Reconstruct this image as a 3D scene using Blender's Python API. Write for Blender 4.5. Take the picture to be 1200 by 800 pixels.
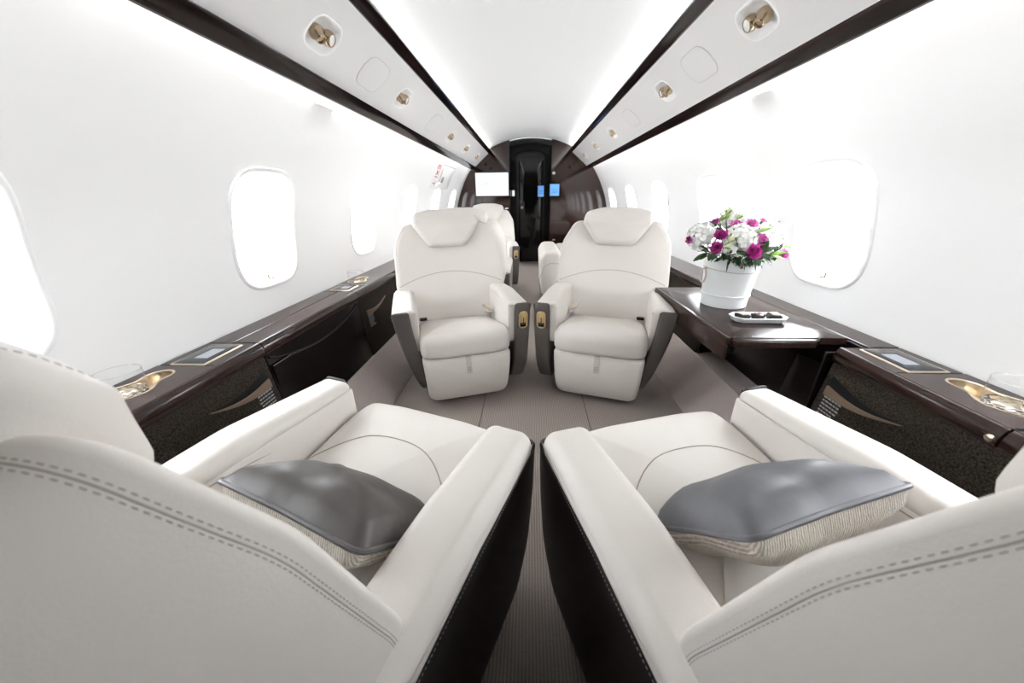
import bpy, math, random
from math import sin, cos, pi, radians, sqrt, atan2
from mathutils import Vector, Matrix
from mathutils.bvhtree import BVHTree

for o in list(bpy.data.objects):
    bpy.data.objects.remove(o)
scene = bpy.context.scene
C = scene.collection
random.seed(7)

# ------------------------------------------------------------------ camera
cam_data = bpy.data.cameras.new('camera')
cam = bpy.data.objects.new('camera', cam_data)
C.objects.link(cam)
R_ = Vector((0.99886458, 0.0460502, -0.01220404))
U_ = Vector((-0.00656695, 0.38682168, 0.92213115))
F_ = Vector((-0.04718511, 0.921004, -0.38668488))
cam.matrix_world = Matrix(((R_.x, U_.x, -F_.x, -0.03), (R_.y, U_.y, -F_.y, 0.0), (R_.z, U_.z, -F_.z, 0.93), (0, 0, 0, 1)))
cam_data.sensor_width = 36.0
cam_data.lens = 12.0
cam_data.clip_start = 0.01
cam_data.dof.use_dof = True
cam_data.dof.focus_distance = 1.5
cam_data.dof.aperture_fstop = 5.6
scene.camera = cam

# ------------------------------------------------------------------ world, exposure
world = bpy.data.worlds.new('world')
scene.world = world
world.use_nodes = True
wn = world.node_tree.nodes
wn['Background'].inputs[0].default_value = (0.95, 0.975, 1.0, 1)
wn['Background'].inputs[1].default_value = 5.0
scene.view_settings.view_transform = 'Standard'
scene.view_settings.look = 'None'
scene.view_settings.exposure = 2.05
scene.view_settings.gamma = 1.0
scene.view_settings.use_curve_mapping = False
LED_WALL, LED_CEIL = 9.5, 4.4     # strength of the cove light tapes
Y0, Y1 = -0.42, 5.155   # cabin ends

# ------------------------------------------------------------------ materials
def nt(name):
    m = bpy.data.materials.new(name)
    m.use_nodes = True
    t = m.node_tree
    return m, t, t.nodes['Principled BSDF']

def pmat(name, col, rough=0.5, metal=0.0, coat=0.0, spec=0.5, noise=None, bump=None, emis=None):
    """noise=(scale, amount, stretch) varies the colour; bump=(scale, strength, distance, stretch)"""
    m, t, b = nt(name)
    b.inputs['Base Color'].default_value = (*col, 1)
    b.inputs['Roughness'].default_value = rough
    b.inputs['Metallic'].default_value = metal
    b.inputs['Coat Weight'].default_value = coat
    b.inputs['Coat Roughness'].default_value = 0.03
    b.inputs['Specular IOR Level'].default_value = spec
    if emis:
        b.inputs['Emission Color'].default_value = (*emis[0], 1)
        b.inputs['Emission Strength'].default_value = emis[1]
    tc = t.nodes.new('ShaderNodeTexCoord')
    def tex(scale, stretch, detail=3.0):
        mp = t.nodes.new('ShaderNodeMapping')
        mp.inputs['Scale'].default_value = stretch
        t.links.new(tc.outputs['Object'], mp.inputs[0])
        n = t.nodes.new('ShaderNodeTexNoise')
        n.inputs['Scale'].default_value = scale
        n.inputs['Detail'].default_value = detail
        t.links.new(mp.outputs[0], n.inputs['Vector'])
        return n
    if noise:
        n = tex(noise[0], noise[2])
        r = t.nodes.new('ShaderNodeValToRGB')
        a = noise[1]
        r.color_ramp.elements[0].position = 0.3
        r.color_ramp.elements[1].position = 0.7
        r.color_ramp.elements[0].color = (*[max(0, c * (1 - a)) for c in col], 1)
        r.color_ramp.elements[1].color = (*[min(1, c * (1 + a)) for c in col], 1)
        t.links.new(n.outputs['Fac'], r.inputs[0])
        t.links.new(r.outputs[0], b.inputs['Base Color'])
    if bump:
        n = tex(bump[0], bump[3], 2.0)
        bp = t.nodes.new('ShaderNodeBump')
        bp.inputs['Strength'].default_value = bump[1]
        bp.inputs['Distance'].default_value = bump[2]
        t.links.new(n.outputs['Fac'], bp.inputs['Height'])
        t.links.new(bp.outputs[0], b.inputs['Normal'])
    return m

ONE = (1, 1, 1)
M_leather = pmat('cream_leather', (0.735, 0.692, 0.645), 0.52, spec=0.35, noise=(3.0, 0.03, ONE), bump=(420, 0.12, 0.001, ONE))
M_seam = pmat('leather_seam', (0.36, 0.32, 0.28), 0.7)
M_stitch = pmat('stitch_thread', (0.36, 0.32, 0.28), 0.8)
M_stitchdark = pmat('dark_stitch_thread', (0.16, 0.14, 0.125), 0.8)
M_taupe = pmat('taupe_leather', (0.105, 0.092, 0.083), 0.45, bump=(420, 0.12, 0.001, ONE))
M_darkshell = pmat('dark_brown_leather', (0.018, 0.015, 0.0135), 0.5, bump=(420, 0.12, 0.001, ONE))
M_black = pmat('black_plastic', (0.006, 0.006, 0.006), 0.6, spec=0.25)
M_wood = pmat('dark_gloss_wood', (0.026, 0.013, 0.010), 0.13, coat=0.0, spec=0.4, noise=(14, 0.3, (6, 0.35, 6)))
M_tablewood = pmat('table_wood', (0.030, 0.017, 0.014), 0.2, spec=0.25, noise=(14, 0.25, (6, 0.35, 6)))
M_strip = pmat('dark_strip_wood', (0.012, 0.0065, 0.0055), 0.12, spec=0.22, noise=(14, 0.3, (6, 0.35, 6)))
M_woodfront = pmat('dark_gloss_wood_upright', (0.021, 0.0075, 0.0052), 0.08, coat=0.0, spec=0.7, noise=(9, 0.35, (7, 7, 0.4)))
M_blackgloss = pmat('black_gloss_panel', (0.008, 0.0055, 0.0055), 0.22, spec=0.4)
M_white = pmat('white_lining', (0.86, 0.86, 0.86), 0.55, bump=(90, 0.02, 0.001, ONE))
M_ceil = pmat('headliner', (0.78, 0.78, 0.775), 0.6, bump=(300, 0.03, 0.001, ONE))
M_psu = pmat('service_panel_plastic', (0.78, 0.77, 0.755), 0.5)
M_psuseam = pmat('panel_seam', (0.60, 0.59, 0.57), 0.6)
M_frame = pmat('window_frame_plastic', (0.88, 0.88, 0.88), 0.4)
M_gold = pmat('brushed_champagne_metal', (0.66, 0.53, 0.36), 0.28, metal=1.0)
M_handle = pmat('satin_gold', (0.85, 0.66, 0.36), 0.38, metal=0.85)
M_tab = pmat('pull_tab_leather', (0.60, 0.55, 0.495), 0.5)
M_paleg = pmat('pale_gold_trim', (0.78, 0.68, 0.54), 0.28, metal=1.0)
M_chrome = pmat('chrome', (0.8, 0.8, 0.8), 0.12, metal=1.0)
M_brownlamp = pmat('bronze_metal', (0.46, 0.35, 0.24), 0.22, metal=1.0)
M_lens = pmat('lamp_lens', (0.85, 0.85, 0.82), 0.1)
M_screen = pmat('small_touch_screen', (0.16, 0.17, 0.19), 0.3, emis=((0.72, 0.78, 0.9), 0.085))
M_bezel = pmat('screen_bezel', (0.02, 0.024, 0.03), 0.15)
M_trim = pmat('brown_leather_trim', (0.20, 0.135, 0.09), 0.5)
M_label = pmat('placard_print', (0.36, 0.36, 0.36), 0.6)
M_greypillow = pmat('warm_grey_leather', (0.058, 0.050, 0.045), 0.45, bump=(22, 0.22, 0.008, (1, 1, 1)))
M_bluepillow = pmat('cool_grey_leather', (0.125, 0.127, 0.140), 0.45, bump=(22, 0.22, 0.008, (1, 1, 1)))
M_piping = pmat('pillow_piping', (0.085, 0.080, 0.080), 0.45)
M_porcelain = pmat('white_porcelain', (0.86, 0.87, 0.88), 0.15)
M_choc = pmat('dark_chocolate', (0.022, 0.014, 0.011), 0.3)
M_cup = pmat('black_paper_cup', (0.012, 0.011, 0.011), 0.6)
M_icing = pmat('pale_icing', (0.78, 0.72, 0.58), 0.5)
M_pinkicing = pmat('pink_icing', (0.55, 0.30, 0.32), 0.5)
M_box = pmat('white_hat_box', (0.83, 0.86, 0.85), 0.45)
M_rope = pmat('twine', (0.50, 0.42, 0.36), 0.8)
M_pink = pmat('pink_petal', (0.64, 0.055, 0.38), 0.55, noise=(60, 0.35, ONE))
M_pinkpale = pmat('pale_pink_petal', (0.80, 0.20, 0.55), 0.55, noise=(60, 0.35, ONE))
M_petal = pmat('white_petal', (0.93, 0.94, 0.91), 0.7)
M_leaf = pmat('dark_leaf', (0.030, 0.085, 0.022), 0.45, noise=(30, 0.4, ONE))
M_leaflight = pmat('light_leaf', (0.20, 0.36, 0.06), 0.5, noise=(30, 0.3, ONE))
M_bud = pmat('green_bud', (0.42, 0.50, 0.22), 0.5)
M_budcream = pmat('cream_bud', (0.80, 0.78, 0.58), 0.5)
M_red = pmat('red_print', (0.55, 0.02, 0.04), 0.5)
M_greyprint = pmat('grey_print', (0.30, 0.30, 0.31), 0.5)
M_led = pmat('led_tape', (1, 1, 1), 0.5, emis=((1.0, 0.985, 0.96), LED_WALL))
M_led2 = pmat('led_tape_ceiling', (1, 1, 1), 0.5, emis=((1.0, 0.985, 0.96), LED_CEIL))
M_tv = pmat('lit_monitor_screen', (0.1, 0.1, 0.1), 0.4, emis=((0.95, 0.98, 1.0), 0.24))
M_tvprint = pmat('monitor_emblem', (0.1, 0.11, 0.12), 0.4, emis=((0.66, 0.82, 0.92), 0.17))
M_bluereflect = pmat('blue_reflection_glow', (0.1, 0.3, 0.7), 0.2, emis=((0.20, 0.42, 0.85), 0.16))  # emission stands in for a monitor's blue reflection
M_bluedark = pmat('blue_reflection_mark', (0.02, 0.06, 0.15), 0.3, emis=((0.03, 0.16, 0.45), 0.2))  # darker marks inside the painted blue reflection
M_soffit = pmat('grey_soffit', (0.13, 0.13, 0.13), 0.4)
M_door = pmat('black_door_glass', (0.004, 0.0045, 0.005), 0.06, coat=0.0, spec=0.5)
M_doorframe = pmat('black_door_frame', (0.003, 0.003, 0.003), 0.25)
M_apron = pmat('concrete_apron', (0.75, 0.75, 0.74), 0.9, noise=(0.4, 0.08, ONE))

def carpet(name, col, axis, freq):
    m, t, b = nt(name)
    b.inputs['Roughness'].default_value = 0.95
    b.inputs['Specular IOR Level'].default_value = 0.1
    tc = t.nodes.new('ShaderNodeTexCoord')
    w = t.nodes.new('ShaderNodeTexWave')
    w.bands_direction = axis
    w.inputs['Scale'].default_value = freq
    w.inputs['Distortion'].default_value = 0.6
    w.inputs['Detail'].default_value = 2.0
    w.inputs['Detail Scale'].default_value = 3.0
    t.links.new(tc.outputs['Object'], w.inputs['Vector'])
    n = t.nodes.new('ShaderNodeTexNoise')
    n.inputs['Scale'].default_value = 260
    t.links.new(tc.outputs['Object'], n.inputs['Vector'])
    mx = t.nodes.new('ShaderNodeMath'); mx.operation = 'MULTIPLY_ADD'
    mx.inputs[1].default_value = 0.55; mx.inputs[2].default_value = 0.0
    t.links.new(n.outputs['Fac'], mx.inputs[0])
    ad = t.nodes.new('ShaderNodeMath'); ad.operation = 'MULTIPLY_ADD'
    ad.inputs[1].default_value = 0.45
    t.links.new(w.outputs['Fac'], ad.inputs[0]); t.links.new(mx.outputs[0], ad.inputs[2])
    r = t.nodes.new('ShaderNodeValToRGB')
    r.color_ramp.elements[0].position = 0.15
    r.color_ramp.elements[1].position = 0.85
    r.color_ramp.elements[0].color = (*[c * 0.68 for c in col], 1)
    r.color_ramp.elements[1].color = (*[c * 1.32 for c in col], 1)
    t.links.new(ad.outputs[0], r.inputs[0]); t.links.new(r.outputs[0], b.inputs['Base Color'])
    bp = t.nodes.new('ShaderNodeBump'); bp.inputs['Strength'].default_value = 0.5; bp.inputs['Distance'].default_value = 0.003
    t.links.new(ad.outputs[0], bp.inputs['Height']); t.links.new(bp.outputs[0], b.inputs['Normal'])
    return m
M_carpet = carpet('ribbed_taupe_carpet', (0.325, 0.28, 0.252), 'X', 40)
M_kick = carpet('ribbed_sidewall_carpet', (0.48, 0.42, 0.39), 'Y', 40)

def tweed():
    m, t, b = nt('dark_tweed')
    b.inputs['Roughness'].default_value = 0.95
    b.inputs['Specular IOR Level'].default_value = 0.1
    tc = t.nodes.new('ShaderNodeTexCoord')
    n = t.nodes.new('ShaderNodeTexNoise'); n.inputs['Scale'].default_value = 240; n.inputs['Detail'].default_value = 5
    t.links.new(tc.outputs['Object'], n.inputs['Vector'])
    r = t.nodes.new('ShaderNodeValToRGB')
    r.color_ramp.elements[0].position = 0.34; r.color_ramp.elements[0].color = (0.014, 0.0115, 0.009, 1)
    r.color_ramp.elements[1].position = 0.72; r.color_ramp.elements[1].color = (0.075, 0.063, 0.050, 1)
    t.links.new(n.outputs['Fac'], r.inputs[0]); t.links.new(r.outputs[0], b.inputs['Base Color'])
    bp = t.nodes.new('ShaderNodeBump'); bp.inputs['Strength'].default_value = 0.6; bp.inputs['Distance'].default_value = 0.002
    t.links.new(n.outputs['Fac'], bp.inputs['Height']); t.links.new(bp.outputs[0], b.inputs['Normal'])
    return m
M_tweed = tweed()

def knit():
    m, t, b = nt('oatmeal_knit')
    b.inputs['Roughness'].default_value = 0.95
    tc = t.nodes.new('ShaderNodeTexCoord')
    w = t.nodes.new('ShaderNodeTexWave'); w.bands_direction = 'X'; w.inputs['Scale'].default_value = 75
    w.inputs['Distortion'].default_value = 3.0; w.inputs['Detail'].default_value = 2; w.inputs['Detail Scale'].default_value = 2.5
    t.links.new(tc.outputs['Object'], w.inputs['Vector'])
    n = t.nodes.new('ShaderNodeTexNoise'); n.inputs['Scale'].default_value = 18
    t.links.new(tc.outputs['Object'], n.inputs['Vector'])
    mul = t.nodes.new('ShaderNodeMath'); mul.operation = 'MULTIPLY_ADD'; mul.inputs[1].default_value = 0.6
    sub = t.nodes.new('ShaderNodeMath'); sub.operation = 'MULTIPLY_ADD'; sub.inputs[1].default_value = 0.9; sub.inputs[2].default_value = -0.2
    t.links.new(n.outputs['Fac'], sub.inputs[0]); t.links.new(w.outputs['Fac'], mul.inputs[0]); t.links.new(sub.outputs[0], mul.inputs[2])
    r = t.nodes.new('ShaderNodeValToRGB')
    r.color_ramp.elements[0].position = 0.2; r.color_ramp.elements[0].color = (0.48, 0.42, 0.35, 1)
    r.color_ramp.elements[1].position = 0.75; r.color_ramp.elements[1].color = (0.86, 0.82, 0.74, 1)
    t.links.new(mul.outputs[0], r.inputs[0]); t.links.new(r.outputs[0], b.inputs['Base Color'])
    bp = t.nodes.new('ShaderNodeBump'); bp.inputs['Strength'].default_value = 0.8; bp.inputs['Distance'].default_value = 0.004
    t.links.new(w.outputs['Fac'], bp.inputs['Height']); t.links.new(bp.outputs[0], b.inputs['Normal'])
    return m
M_knit = knit()

def thin_glass(name, tint=(1, 1, 1), ior=1.3):
    m = bpy.data.materials.new(name); m.use_nodes = True
    t = m.node_tree; t.nodes.clear()
    out = t.nodes.new('ShaderNodeOutputMaterial'); mix = t.nodes.new('ShaderNodeMixShader')
    tr = t.nodes.new('ShaderNodeBsdfTransparent'); tr.inputs[0].default_value = (*tint, 1)
    gl = t.nodes.new('ShaderNodeBsdfGlossy'); gl.inputs['Roughness'].default_value = 0.02
    lw = t.nodes.new('ShaderNodeLayerWeight'); lw.inputs[0].default_value = 0.5
    pw = t.nodes.new('ShaderNodeMath'); pw.operation = 'POWER'; pw.inputs[1].default_value = 5.0
    r0 = ((ior - 1) / (ior + 1)) ** 2
    fr = t.nodes.new('ShaderNodeMath'); fr.operation = 'MULTIPLY_ADD'; fr.inputs[1].default_value = 1 - r0; fr.inputs[2].default_value = r0
    t.links.new(lw.outputs['Facing'], pw.inputs[0]); t.links.new(pw.outputs[0], fr.inputs[0])
    t.links.new(fr.outputs[0], mix.inputs[0]); t.links.new(tr.outputs[0], mix.inputs[1]); t.links.new(gl.outputs[0], mix.inputs[2])
    t.links.new(mix.outputs[0], out.inputs[0])
    return m
M_pane = thin_glass('window_glass', (0.97, 0.98, 1.0))
M_crystal = pmat('cut_crystal', (1, 1, 1), 0.0)
M_crystal.node_tree.nodes['Principled BSDF'].inputs['Transmission Weight'].default_value = 1.0
M_glass = thin_glass('tumbler_glass', (0.985, 0.988, 0.99), 1.3)

# ------------------------------------------------------------------ mesh helpers
class MB:
    def __init__(self): self.v = []; self.f = []
    def add(self, vf, fn=None):
        n = len(self.v)
        self.v += [Vector(fn(*p)) if fn else Vector(p) for p in vf[0]]
        self.f += [tuple(i + n for i in f) for f in vf[1]]
        return self
    def box(self, x0, x1, y0, y1, z0, z1, fn=None):
        p = [(x, y, z) for x in (x0, x1) for y in (y0, y1) for z in (z0, z1)]
        return self.add((p, [(0, 1, 3, 2), (4, 6, 7, 5), (0, 4, 5, 1), (2, 3, 7, 6), (0, 2, 6, 4), (1, 5, 7, 3)]), fn)
    def done(self): return (self.v, self.f)

def obj(name, vf, mat, parent=None, smooth=True, ang=40, loc=None, rot=None, bevel=0.0):
    if isinstance(vf, MB): vf = vf.done()
    me = bpy.data.meshes.new(name)
    me.from_pydata([tuple(p) for p in vf[0]], [], [tuple(f) for f in vf[1]])
    me.update()
    import bmesh
    bm = bmesh.new(); bm.from_mesh(me); bmesh.ops.recalc_face_normals(bm, faces=bm.faces); bm.to_mesh(me); bm.free()
    if smooth:
        me.polygons.foreach_set('use_smooth', [True] * len(me.polygons))
        me.set_sharp_from_angle(angle=radians(ang))
    me.materials.append(mat)
    o = bpy.data.objects.new(name, me)
    if name.endswith('stitching') or name in ('snap_dots', 'placard', 'lettering', 'cut_facets', 'flower_head'): o['kind'] = 'stuff'
    C.objects.link(o)
    if parent: o.parent = parent
    if loc: o.location = loc
    if rot: o.rotation_euler = rot
    if bevel:
        b = o.modifiers.new('bevel', 'BEVEL'); b.width = bevel; b.segments = 2; b.limit_method = 'ANGLE'
    return o

def tag(o, label, cat, group=None):
    o['label'] = label; o['category'] = cat
    if group: o['group'] = group
    return o

def thing(name, label, cat, loc=(0, 0, 0), rz=0.0, group=None):
    o = bpy.data.objects.new(name, None)
    o.empty_display_size = 0.05
    C.objects.link(o); o.location = loc; o.rotation_euler = (0, 0, rz)
    return tag(o, label, cat, group)

def struct(name, vf, mat, parent=None, **k):
    o = obj(name, vf, mat, parent, **k)
    if not parent: o['kind'] = 'structure'
    return o

def dup(root, loc, rz, label, group=None):
    r = root.copy(); C.objects.link(r); r.location = loc; r.rotation_euler = (0, 0, rz); r['label'] = label
    if group: r['group'] = group
    for ch in list(root.children):
        c = ch.copy(); C.objects.link(c); c.parent = r
        for g in ch.children:
            d = g.copy(); C.objects.link(d); d.parent = c
    return r

def roundpoly(pts, rad, n=6):
    """closed polygon (CCW) with rounded corners"""
    out = []; N = len(pts)
    for i in range(N):
        r = rad[i] if isinstance(rad, (list, tuple)) else rad
        p = Vector(pts[i]); a = (Vector(pts[i - 1]) - p); b = (Vector(pts[(i + 1) % N]) - p)
        la, lb = a.length, b.length; a /= la; b /= lb
        ang = math.acos(max(-1, min(1, a.dot(b))))
        d = min(r / max(1e-6, math.tan(ang / 2)), la * 0.49, lb * 0.49)
        if r <= 0 or pi - ang < 0.03:
            out.append((p.x, p.y)); continue
        s, e = p + a * d, p + b * d
        for k in range(n + 1):
            t = k / n
            q = s * (1 - t) ** 2 + p * 2 * t * (1 - t) + e * t * t
            out.append((q.x, q.y))
    return out

def resample(pts, step):
    out = []
    N = len(pts)
    for i in range(N):
        a = Vector(pts[i]); b = Vector(pts[(i + 1) % N]); L = (b - a).length
        k = max(1, int(round(L / step)))
        for j in range(k):
            q = a.lerp(b, j / k); out.append((q.x, q.y))
    return out

def rrect(w, h, r, n=6): return roundpoly([(-w / 2, -h / 2), (w / 2, -h / 2), (w / 2, h / 2), (-w / 2, h / 2)], r, n)
def circle(r, n=24, cx=0, cy=0): return [(cx + r * cos(2 * pi * i / n), cy + r * sin(2 * pi * i / n)) for i in range(n)]

def normals2(pts):
    N = len(pts); out = []
    for i in range(N):
        t = Vector(pts[(i + 1) % N]) - Vector(pts[i - 1])
        if t.length < 1e-9: t = Vector((1, 0))
        t.normalize(); out.append((t.y, -t.x))
    return out

def slab(pts, w0, w1, r0=0.0, r1=0.0, c0=0.0, c1=0.0, nr=5, cap=5, fn=None, hole=None):
    """solid from a 2-D outline between w0 and w1; r0/r1 edge rounding, c0/c1 crown height of the two faces"""
    nm = normals2(pts); N = len(pts)
    cx = sum(p[0] for p in pts) / N; cy = sum(p[1] for p in pts) / N
    rings = []
    def ring(ins, w, s=1.0):
        return [(cx + (p[0] - n[0] * ins - cx) * s, cy + (p[1] - n[1] * ins - cy) * s, w) for p, n in zip(pts, nm)]
    verts = []; faces = []
    for k in range(cap - 1, 0, -1):
        s = 1 - k / cap; rings.append(ring(r0, w0 - c0 * (1 - s * s), s))
    if r0 > 0:
        for k in range(nr + 1):
            a = pi / 2 * k / nr
            rings.append(ring(r0 * (1 - sin(a)), w0 + r0 * (1 - cos(a))))
    else: rings.append(ring(0, w0))
    if r1 > 0:
        for k in range(nr + 1):
            a = pi / 2 * k / nr
            rings.append(ring(r1 * (1 - cos(a)), w1 - r1 * (1 - sin(a))))
    else: rings.append(ring(0, w1))
    for k in range(1, cap):
        s = 1 - k / cap; rings.append(ring(r1, w1 + c1 * (1 - s * s), s))
    for rg in rings: verts += rg
    for i in range(len(rings) - 1):
        for j in range(N):
            faces.append((i * N + j, i * N + (j + 1) % N, (i + 1) * N + (j + 1) % N, (i + 1) * N + j))
    a = len(verts); verts.append((cx, cy, w0 - c0)); b = len(verts); verts.append((cx, cy, w1 + c1))
    L = (len(rings) - 1) * N
    for j in range(N):
        faces.append((a, (j + 1) % N, j)); faces.append((b, L + j, L + (j + 1) % N))
    if fn: verts = [fn(*p) for p in verts]
    return verts, faces

def tube(path, r, n=8, closed=False):
    P = [Vector(p) for p in path]; N = len(P); verts = []; faces = []
    up = Vector((0, 0, 1)); prev = None
    for i, p in enumerate(P):
        if closed: t = P[(i + 1) % N] - P[i - 1]
        else: t = P[min(i + 1, N - 1)] - P[max(i - 1, 0)]
        t.normalize()
        if prev is None:
            a = t.cross(up)
            if a.length < 1e-3: a = t.cross(Vector((1, 0, 0)))
        else: a = prev - t * prev.dot(t)
        a.normalize(); prev = a; b = t.cross(a)
        rr = r[i] if isinstance(r, (list, tuple)) else r
        for k in range(n):
            th = 2 * pi * k / n
            verts.append(p + (a * cos(th) + b * sin(th)) * rr)
    M = N if closed else N - 1
    for i in range(M):
        for k in range(n):
            i2 = (i + 1) % N
            faces.append((i * n + k, i * n + (k + 1) % n, i2 * n + (k + 1) % n, i2 * n + k))
    if not closed:
        faces.append(tuple(range(n))[::-1]); faces.append(tuple((N - 1) * n + k for k in range(n)))
    return verts, faces

def lathe(prof, n=32, loc=(0, 0, 0)):
    verts = []; faces = []
    for r, z in prof:
        for k in range(n):
            verts.append((loc[0] + r * cos(2 * pi * k / n), loc[1] + r * sin(2 * pi * k / n), loc[2] + z))
    for i in range(len(prof) - 1):
        for k in range(n):
            faces.append((i * n + k, i * n + (k + 1) % n, (i + 1) * n + (k + 1) % n, (i + 1) * n + k))
    return verts, faces

def extr_y(prof, y0, y1, ny=1, closed=False):
    """open or closed (x,z) profile swept along y"""
    verts = []; faces = []; N = len(prof)
    for i in range(ny + 1):
        y = y0 + (y1 - y0) * i / ny
        verts += [(p[0], y, p[1]) for p in prof]
    M = N if closed else N - 1
    for i in range(ny):
        for j in range(M):
            faces.append((i * N + j, i * N + (j + 1) % N, (i + 1) * N + (j + 1) % N, (i + 1) * N + j))
    if closed:
        faces.append(tuple(range(N))); faces.append(tuple(ny * N + k for k in range(N))[::-1])
    return verts, faces

def dashes(path, nrm, length=0.0042, gap=0.0026, wd=0.0011, ht=0.0008):
    """stitches as little raised dashes along a 3-D path; nrm gives surface normals"""
    mb = MB()
    P = [Vector(p) for p in path]
    L = [0]
    for i in range(1, len(P)): L.append(L[-1] + (P[i] - P[i - 1]).length)
    def at(s):
        for i in range(1, len(P)):
            if L[i] >= s:
                t = (s - L[i - 1]) / max(1e-9, L[i] - L[i - 1])
                return P[i - 1].lerp(P[i], t), Vector(nrm[i - 1]).lerp(Vector(nrm[i]), t).normalized()
        return P[-1], Vector(nrm[-1])
    s = 0.0
    while s + length < L[-1]:
        a, n1 = at(s); b, n2 = at(s + length)
        t = (b - a).normalized(); w = t.cross(n1).normalized() * wd; h = n1 * ht
        mb.add(([a - w - h, a + w - h, b + w - h, b - w - h, a - w * .6 + h, a + w * .6 + h, b + w * .6 + h, b - w * .6 + h],
                [(0, 3, 2, 1), (4, 5, 6, 7), (0, 1, 5, 4), (1, 2, 6, 5), (2, 3, 7, 6), (3, 0, 4, 7)]))
        s += length + gap
    return mb

def patch_hole(u0, u1, v0, v1, hole, fn, nr=5):
    """rectangle in (u,v) with a hole outline, bridged by rings and mapped by fn(u,v)->xyz"""
    N = len(hole)
    cx = sum(p[0] for p in hole) / N; cy = sum(p[1] for p in hole) / N
    outer = []
    for p in hole:
        dx, dy = p[0] - cx, p[1] - cy
        t = 1e9
        if dx > 1e-9: t = min(t, (u1 - cx) / dx)
        if dx < -1e-9: t = min(t, (u0 - cx) / dx)
        if dy > 1e-9: t = min(t, (v1 - cy) / dy)
        if dy < -1e-9: t = min(t, (v0 - cy) / dy)
        outer.append((cx + dx * t, cy + dy * t))
    for q in ((u0, v0), (u1, v0), (u1, v1), (u0, v1)):   # pull the nearest ray onto each corner
        k = min(range(N), key=lambda i: (outer[i][0] - q[0]) ** 2 + (outer[i][1] - q[1]) ** 2)
        outer[k] = q
    verts = []; faces = []
    for i in range(nr + 1):
        t = (i / nr) ** 0.8
        for a, b in zip(hole, outer):
            verts.append(fn(a[0] + (b[0] - a[0]) * t, a[1] + (b[1] - a[1]) * t))
    for i in range(nr):
        for j in range(N):
            faces.append((i * N + j, i * N + (j + 1) % N, (i + 1) * N + (j + 1) % N, (i + 1) * N + j))
    return verts, faces

# ------------------------------------------------------------------ cabin shell
# wall profile (half width, height), parametrised by height
WP = [(0.985, 0.20), (1.03, 0.36), (1.058, 0.50), (1.062, 0.60), (1.055, 0.72), (1.040, 0.82), (1.008, 0.94), (0.968, 1.04), (0.915, 1.15), (0.852, 1.255), (0.800, 1.325), (0.745, 1.385)]
def wx(z):
    for i in range(1, len(WP)):
        if WP[i][1] >= z or i == len(WP) - 1:
            # Catmull-Rom between i-1 and i
            p0, p1, p2, p3 = WP[max(i - 2, 0)], WP[i - 1], WP[i], WP[min(i + 1, len(WP) - 1)]
            t = (z - p1[1]) / (p2[1] - p1[1])
            m1 = (p2[0] - p0[0]) / (p2[1] - p0[1]) * (p2[1] - p1[1]); m2 = (p3[0] - p1[0]) / (p3[1] - p1[1]) * (p2[1] - p1[1])
            return (2 * t ** 3 - 3 * t * t + 1) * p1[0] + (t ** 3 - 2 * t * t + t) * m1 + (-2 * t ** 3 + 3 * t * t) * p2[0] + (t ** 3 - t * t) * m2
WINS = [1.33 + 0.84 * k for k in range(-3, 5)]
WZ0, WZ1, WW = 0.626, 1.026, 0.318
def window_outline(yc, grow=0.0):
    w, h = WW + 2 * grow, (WZ1 - WZ0) + 2 * grow
    return [(yc + p[0], (WZ0 + WZ1) / 2 + p[1]) for p in resample(roundpoly([(-w / 2, -h / 2), (w / 2, -h / 2), (w / 2, h / 2), (-w / 2, h / 2)], 0.115 + grow, 9), 0.02)]

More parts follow.
